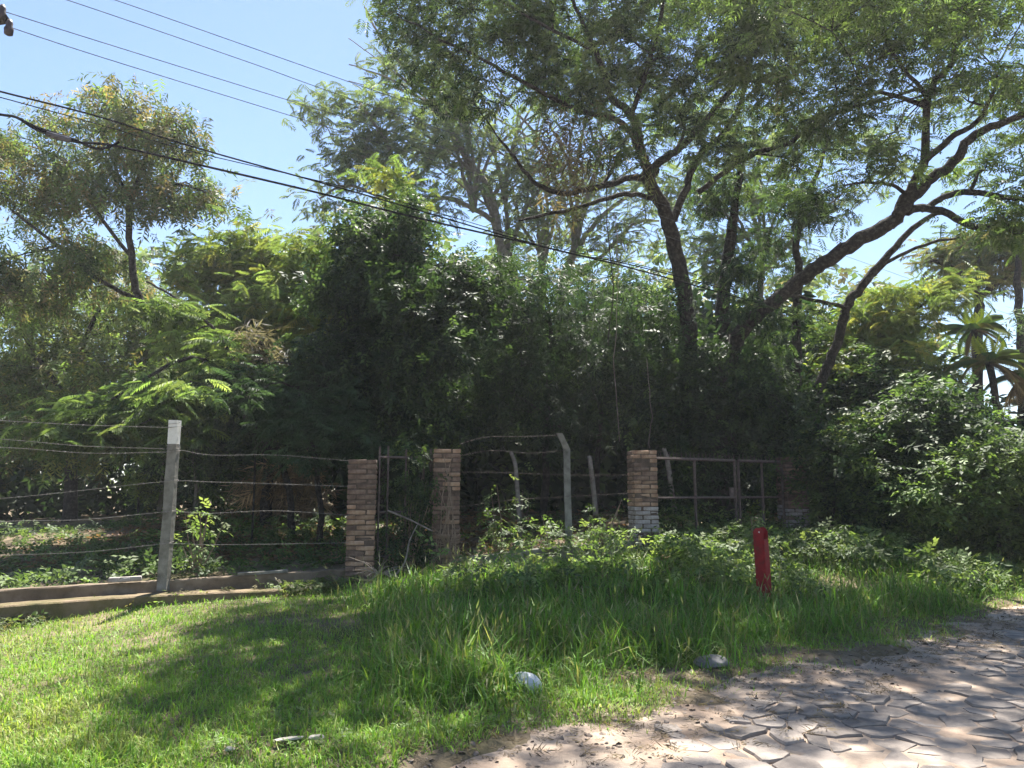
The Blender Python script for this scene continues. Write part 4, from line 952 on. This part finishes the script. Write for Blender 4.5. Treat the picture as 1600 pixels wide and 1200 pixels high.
for k, (u, v, Y, s) in enumerate([(1500, 838, 13.6, (.34, .28, .34)), (1545, 836, 13.5, (.28, .22, .3)), (1462, 842, 13.7, (.2, .18, .26))]):
    c = hit(u, v + 6); c.z += .02; crumple('rubble_lump', ['pale lump of broken rubble in the middle of the heap below the corner bush', 'pale rubble lump at the outer end of the heap by the corner bush', 'smaller rubble lump at the inner end of the heap below the dark bush'][k], 'rubble', (c.x, c.y, c.z + .1), s, RUB, 30 + k, k)
for k, (u, v, Y) in enumerate([(1022, 872, 13.0), (1040, 876, 12.9), (1052, 872, 13.1), (1032, 868, 13.15)]):
    c = hit(u, v + 4); c.z += .05 + .03 * (k % 2); o = link('fallen_brick', with_mat(BM[k], BRICK), None, None, (c.x, c.y, c.z)); o.rotation_euler = (random.gauss(0, .3), random.gauss(0, .3), random.uniform(0, 3)); tag(o, 'fallen brown brick in the small heap at the foot of the limed pillar', 'brick', 'fallen bricks by the limed pillar')
mb = MB(); c = px(592, 912, 10.6); c.z = gz1(c.x, c.y) + .22
for k in range(26):
    d = V((random.gauss(0, 1), random.gauss(0, .6), random.gauss(.1, .4))).normalized() * random.uniform(.15, .5); mb.tube([c, c + d * .5 + V((0, 0, .04)), c + d], [.008, .005, .002], 3, False)
tag(mb.build('dry_branch', WOODG), 'pale dry branch lying in the grass before the first pillar', 'branch')
for lb, q in [('grey fallen stick slanting across the gap between the first two pillars', [(606, 798, 11.5), (640, 812, 11.45), (676, 830, 11.4)]), ('pale bent stick rising from the grass between the first two pillars', [(612, 905, 11.2), (632, 880, 11.2), (640, 845, 11.3), (652, 820, 11.4)])]:
    P, rr = spline([px(*a) for a in q], [.016, .013, .01, .007][:len(q)], 4); mb = MB(); mb.tube(P, rr, 5); tag(mb.build('stick', WOODG, None, True), lb, 'stick')

# ------------------------------------------------------------------ power lines and their pole
PW = V((-5.75, 7.5, 0)); DR = V((.772, .635, 0))
def line_pts(uv):
    o = []
    for u, v in uv:
        a = (u - 800) / F; b = (600 - v) / F; kk = 1 / (ct - st * b)   # x = a*kk*Y
        s_ = a * kk; k = (s_ * PW.y - PW.x) / (DR.x - s_ * DR.y); o.append(px(u, v, PW.y + k * DR.y))
    return o
base = V((PW.x, PW.y, gz1(PW.x, PW.y)))
root = empty('utility_pole', base, 'utility pole with a dark crossarm and insulators just at the edge of the sky', 'pole')
mb = MB(); mb.tube([base + V((0, 0, -.3)), base + V((0, 0, 4)), base + V((0, 0, 8.6))], [.15, .13, .1], 12); mb.build('pole', CONC, root, True)
tip = px(10, 30, 7.3); mb = MB(); a0 = V((PW.x - .5, PW.y + .15, tip.z + .1)); mb.tube([a0, tip], .05, 4); mb.build('crossarm', BARK, root)
dk = noisy('dark_porcelain', [(.4, (.025, .02, .022)), (.6, (.05, .04, .045))], 8, 3, .6, 0)
for k, (u, v) in enumerate([(3, 22), (14, 45)]):
    c = px(u, v, 7.3); mb = MB(); mb.tube([c + V((0, 0, .1)), c + V((0, 0, .06)), c + V((0, 0, .03)), c, c + V((0, 0, -.06)), c + V((0, 0, -.075))], [.02, .035, .03, .045, .04, .015], 10); mb.build('insulator', dk, root, True)
WL = [('topmost bare wire, the one highest above the road', [(-90, -88), (180, 0), (500, 112), (777, 208), (1014, 290), (1310, 396), (1610, 503)], .0048, ALU),
      ('bare overhead wire, second from the top, with a small splice', [(-90, -60), (105, 0), (388, 97), (582, 166), (1014, 312), (1310, 417), (1610, 520)], .0048, ALU), ('bare overhead wire, third from the top', [(-90, -12), (10, 19), (130, 57), (400, 141), (732, 243), (1014, 331), (1610, 540)], .0048, ALU),
      ('bare overhead wire, fourth from the top, tied to the lower insulator', [(14, 42), (170, 93), (500, 195), (732, 268), (1014, 360), (1610, 562)], .0048, ALU), ('upper black cable below the bare wires', [(-90, 118), (0, 143), (160, 184), (310, 232), (600, 313), (875, 392), (1100, 443), (1610, 585)], .011, CABLE),
      ('thin black cable running just under the upper black cable', [(-90, 128), (0, 152), (160, 196), (310, 239), (600, 308), (875, 388), (1100, 440), (1610, 580)], .006, CABLE), ('lowest and thickest black cable across the sky', [(-90, 164), (0, 179), (27, 184), (60, 204), (120, 222), (180, 228), (330, 262), (500, 302), (650, 340), (900, 398), (1100, 450), (1610, 592)], .015, CABLE)]
for lb, q, r_, m in WL: wire('power_line', lb, line_pts(q), r_, m, 'power line', False, 'power lines over the lot', 60)
q = line_pts([(27, 184), (60, 200), (110, 216), (150, 232), (172, 229), (186, 222)]); mb = MB(); P, rr = spline(q, [.015] * 6, 5); mb.tube(P, rr, 6); tag(mb.build('drop_cable', CABLE), 'slack loop of black cable hanging under the lowest power line', 'cable')
q = line_pts([(72, 208.5), (90, 214), (110, 219)]); mb = MB(); mb.tube([q[0], q[1], q[2]], [.03, .036, .03], 8); tag(mb.build('cable_splice', ALU), 'pale grey splice box on the lowest power line', 'splice')

# ------------------------------------------------------------------ grass and weeds
def scatter_xy(n, x0, x1, y0, y1):
    # denser close to the camera
    r = rng.uniform(0, 1, n); y = y0 * (y1 / y0) ** r; x = rng.uniform(-1, 1, n) * y * .78
    return x, y
def sand_free(x, y):
    s, t = road_st(x, y); return s + .3 * vnoise(x, y, 2.1, 3.3) + .14 * vnoise(x, y, 6.3, 1.1)
LAWN = [(.145, .275, .035), (.165, .3, .04), (.125, .24, .03), (.2, .3, .05), (.22, .27, .07)]
LAWN_Y = [(.2, .28, .05), (.24, .29, .07), (.19, .27, .045), (.27, .27, .1)]
TALL = [(.1, .21, .028), (.12, .24, .032), (.085, .18, .025), (.16, .25, .04), (.1, .2, .03), (.2, .21, .08)]
def tallness(x, y):
    b = -.77 - (y - 5.8) * .31
    k = sstep(-.35, .8, x - b + .35 * vnoise(x, y, 1.6, 7.)); s = sand_free(x, y)
    edge = np.where(x < .5, .6, .25)
    return k * sstep(edge, edge + 1.1, s)
g = Fol(); x, y = scatter_xy(380000, 0, 0, 3.9, 13.0)
k = tallness(x, y); sf = sand_free(x, y); fd = fdist(x, y)
bare = np.exp(-(((x - 1.45) / .75) ** 2 + ((y - 6.55) / .42) ** 2)) + .9 * np.exp(-(((x + 1.35) / .2) ** 2 + ((y - 5.3) / .16) ** 2))
ok = (sf > .12 - .5 * (vnoise(x, y, 3.7, 2.2) > .35)) & (fd < -.42) & (rng.uniform(0, 1, len(x)) > k * .8) & (rng.uniform(0, 1, len(x)) < (.12 + .88 * sstep(-.1, .6, sf)) * (1 - .88 * np.clip(bare, 0, 1)) * (.72 + .28 * vnoise(x, y, 3.1, 9.)))
x, y = x[ok], y[ok]; P = np.stack([x, y, gz(x, y) - .008], -1); m = rng.uniform(0, 1, len(x))
hs = np.exp(-(y / 30))
for lo, hi, sz in ((0, .45, (.045, .075)), (.45, .85, (.06, .1)), (.85, 1, (.08, .13))):
    I = (m >= lo) & (m < hi); dry = vnoise(x, y, 1.3, 6.6) + .5 * vnoise(x, y, 4.1, 1.2) + rng.normal(0, .35, len(x)) > .55
    g.put(P[I & ~dry], 'blade', sz, LAWN, (.55, .4), jit=.22); g.put(P[I & dry], 'blade', sz, LAWN_Y, (.65, .4), jit=.25)
x = rng.uniform(-6, 1.5, 2600); y = rng.uniform(4, 10, 2600); ok = (vnoise(x, y, 2.2, 3.8) > .1) & (fdist(x, y) < -.5) & (sand_free(x, y) > .3); x, y = x[ok], y[ok]; g.put(np.stack([x, y, gz(x, y) + .03], -1), 'broad', (.05, .1), G_LIGHT, (.1, .3), .3)
TRI[0] += g.tris
tag(g.build('lawn_grass', GLEAF), 'short sunlit lawn grass in front of the low wall', 'grass', None, 'stuff')

g = Fol(); x, y = scatter_xy(230000, 0, 0, 5.0, 17.0); k = tallness(x, y); fd = fdist(x, y)
ok = (fd < .2) & (rng.uniform(0, 1, len(x)) < k ** .7 * (1 - .9 * np.clip(np.exp(-(((x - 1.45) / .75) ** 2 + ((y - 6.55) / .42) ** 2)), 0, 1)) * np.clip(.62 + .5 * vnoise(x, y, 2.7, 4.4), .12, 1))
x, y = x[ok], y[ok]; k = k[ok]; P = np.stack([x, y, gz(x, y) - .01], -1); hh = k * (.75 + .35 * vnoise(x, y, 1.9, 2.2)); fd = fd[ok]; hh = hh * np.where((fd > -1.4) & (x < 2.5), .45, 1) * np.where((x > 2.3) & (fd > -3.6 + .7 * vnoise(x, y, 2.1, 5.5)), .5, 1); q = rng.uniform(0, 1, len(x)) * .4 + hh * .6
for lo, hi, sz in ((-1, .3, (.1, .2)), (.3, .5, (.16, .3)), (.5, .68, (.24, .42)), (.68, 9, (.3, .5))):
    I = (q >= lo) & (q < hi); g.put(P[I], 'wide_blade', sz, TALL, (.4, .42), jit=.25)
TRI[0] += g.tris
tag(g.build('tall_grass', GLEAF), 'tall lush grass on the verge between fence and road', 'grass', None, 'stuff')

# broad-leaved weeds on the verge and by the bushes
g = Fol(); N = 48000; x = rng.uniform(-3, 12, N); y = rng.uniform(6.5, 18, N); k = tallness(x, y); fd = fdist(x, y); s, t = road_st(x, y)
ok = (fd > -3.0 - 1.2 * sstep(1.8, 4, x) + .9 * vnoise(x, y, 1.3, 1.)) & (fd < .5) & (k > .4) & (x > -.9) & (rng.uniform(0, 1, N) < .5 + .5 * sstep(-3.2, -1.5, fd)) & (vnoise(x, y, 2.4, 6.) > -.55) & ((x > 2.3) | (rng.uniform(0, 1, N) < np.where(fd > -1.5, .14, .45)))
x, y = x[ok], y[ok]; hgt = .5 * (.5 + .5 * vnoise(x, y, 1.5, 3.)) + .22
P = np.stack([x, y, gz(x, y) + rng.uniform(.02, 1, len(x)) * hgt], -1); g.put(P, 'broad', (.14, .28), G_LIGHT + G_LIGHT + G_MID, (.2, .45), .45)
TRI[0] += g.tris
tag(g.build('weeds'), 'broad-leaved weeds on the verge along the fence and bushes', 'weeds', None, 'stuff')
# weeds inside the lot behind the low wall
g = Fol(); N = 30000; x = rng.uniform(-16, 3, N); y = rng.uniform(8, 21, N); fd = fdist(x, y)
dens = np.where(fd < 4, 1, .5) * np.where(x > -2.2, .12, 1) * (.65 + .35 * vnoise(x, y, 1.7, 5.))
ok = (fd > .18) & (fd < 9) & (abs(x) < y * .85) & (rng.uniform(0, 1, N) < dens)
x, y = x[ok], y[ok]; P = np.stack([x, y, gz(x, y) + rng.uniform(.0, .32, len(x)) * (.7 + .5 * vnoise(x, y, 1.2, .5))], -1); g.put(P, 'broad', (.14, .28), G_LIGHT[:2] + G_MID, (.25, .45), .45)
TRI[0] += g.tris
tag(g.build('lot_weeds'), 'green weeds covering the ground behind the low wall', 'weeds', None, 'stuff')
# clumps growing against footing ledge and low wall
g = Fol(); N = 2600; x = rng.uniform(-9, -2.3, N); y = np.interp(x, FX, FY) - rng.uniform(.12, .8, N); ok = vnoise(x, y, 2.3, 8.) > -.15
x, y = x[ok], y[ok]; P = np.stack([x, y, gz(x, y) + rng.uniform(0, .2, len(x)) * (.6 + .5 * vnoise(x, y, 1.7, 3.))], -1); g.put(P, 'broad', (.08, .18), G_LIGHT + G_OLIVE, (.3, .5), .5); TRI[0] += g.tris
tag(g.build('wall_weeds'), 'low weeds at the foot of the mossy footing', 'weeds', None, 'stuff')
# straw and seed heads standing in the tall grass
g = Fol(); x, y = scatter_xy(5200, 0, 0, 5.4, 15.0); k = tallness(x, y); fd = fdist(x, y); ok = (fd < .1) & (k > .35) & (vnoise(x, y, 1.4, 7.7) > -.2)
x, y, k = x[ok], y[ok], k[ok]; P = np.stack([x, y, gz(x, y)], -1); g.put(P, 'stalk', (.3, .62), [(.22, .21, .11), (.2, .22, .09), (.16, .2, .07)], (.1, .25)); TRI[0] += g.tris
tag(g.build('seed_grass', GLEAF), 'pale seed stalks standing above the tall verge grass', 'grass', None, 'stuff')
# gravel along the ragged edge of the road
g = Fol(); N = 9000; x = rng.uniform(-1.5, 8, N); y = rng.uniform(4, 11.5, N); s_, t_ = road_st(x, y); ok = (s_ > -1.6) & (s_ < 1.1) & (rng.uniform(0, 1, N) < np.exp(-((s_ - .1) / .6) ** 2)); x, y = x[ok], y[ok]
P = np.stack([x, y, np.maximum(gz(x, y), road_z(x, y) - sstep(.35, 1.3, s_[ok]) * .12)], -1); g.put(P, 'pebble', (.006, .028), [(.2, .16, .13), (.3, .24, .19), (.13, .1, .085)], (0, .4), .6); TRI[0] += g.tris
PEB = noisy('pebble', [(.3, (.14, .11, .09)), (.7, (.3, .24, .19))], 3, 4, .95, 0)
tag(g.build('gravel', PEB), 'loose pebbles along the ragged edge of the road', 'gravel', None, 'stuff')
# dry litter of leaves and twigs
g = Fol(); N = 7000; x = np.where(rng.uniform(0, 1, N) < .6, rng.uniform(-8, 0, N), rng.uniform(-9, 9, N)); y = rng.uniform(12, 21, N); fd = fdist(x, y); ok = (fd > .3); x, y = x[ok], y[ok]
P = np.stack([x, y, gz(x, y) + .02], -1); g.put(P, 'big', (.12, .22), [(.24, .12, .06), (.18, .1, .055), (.12, .07, .04)], (.0, .25), .3)
N = 6500; x = rng.uniform(-1, 8, N); y = rng.uniform(4.5, 11, N); sf = sand_free(x, y); ok = (sf > -.5) & (sf < 1.3); x, y = x[ok], y[ok]; P = np.stack([x, y, np.maximum(gz(x, y), road_z(x, y)) + .012], -1); g.put(P, 'dead', (.05, .12), BROWN, (.0, .2), .4); TRI[0] += g.tris
tag(g.build('leaf_litter'), 'dry fallen leaves and twigs scattered on the ground', 'litter', None, 'stuff')
print('FOLIAGE TRIS', TRI[0], 'ALL', sum(len(o.data.polygons) for o in scene.objects if o.type == 'MESH'))
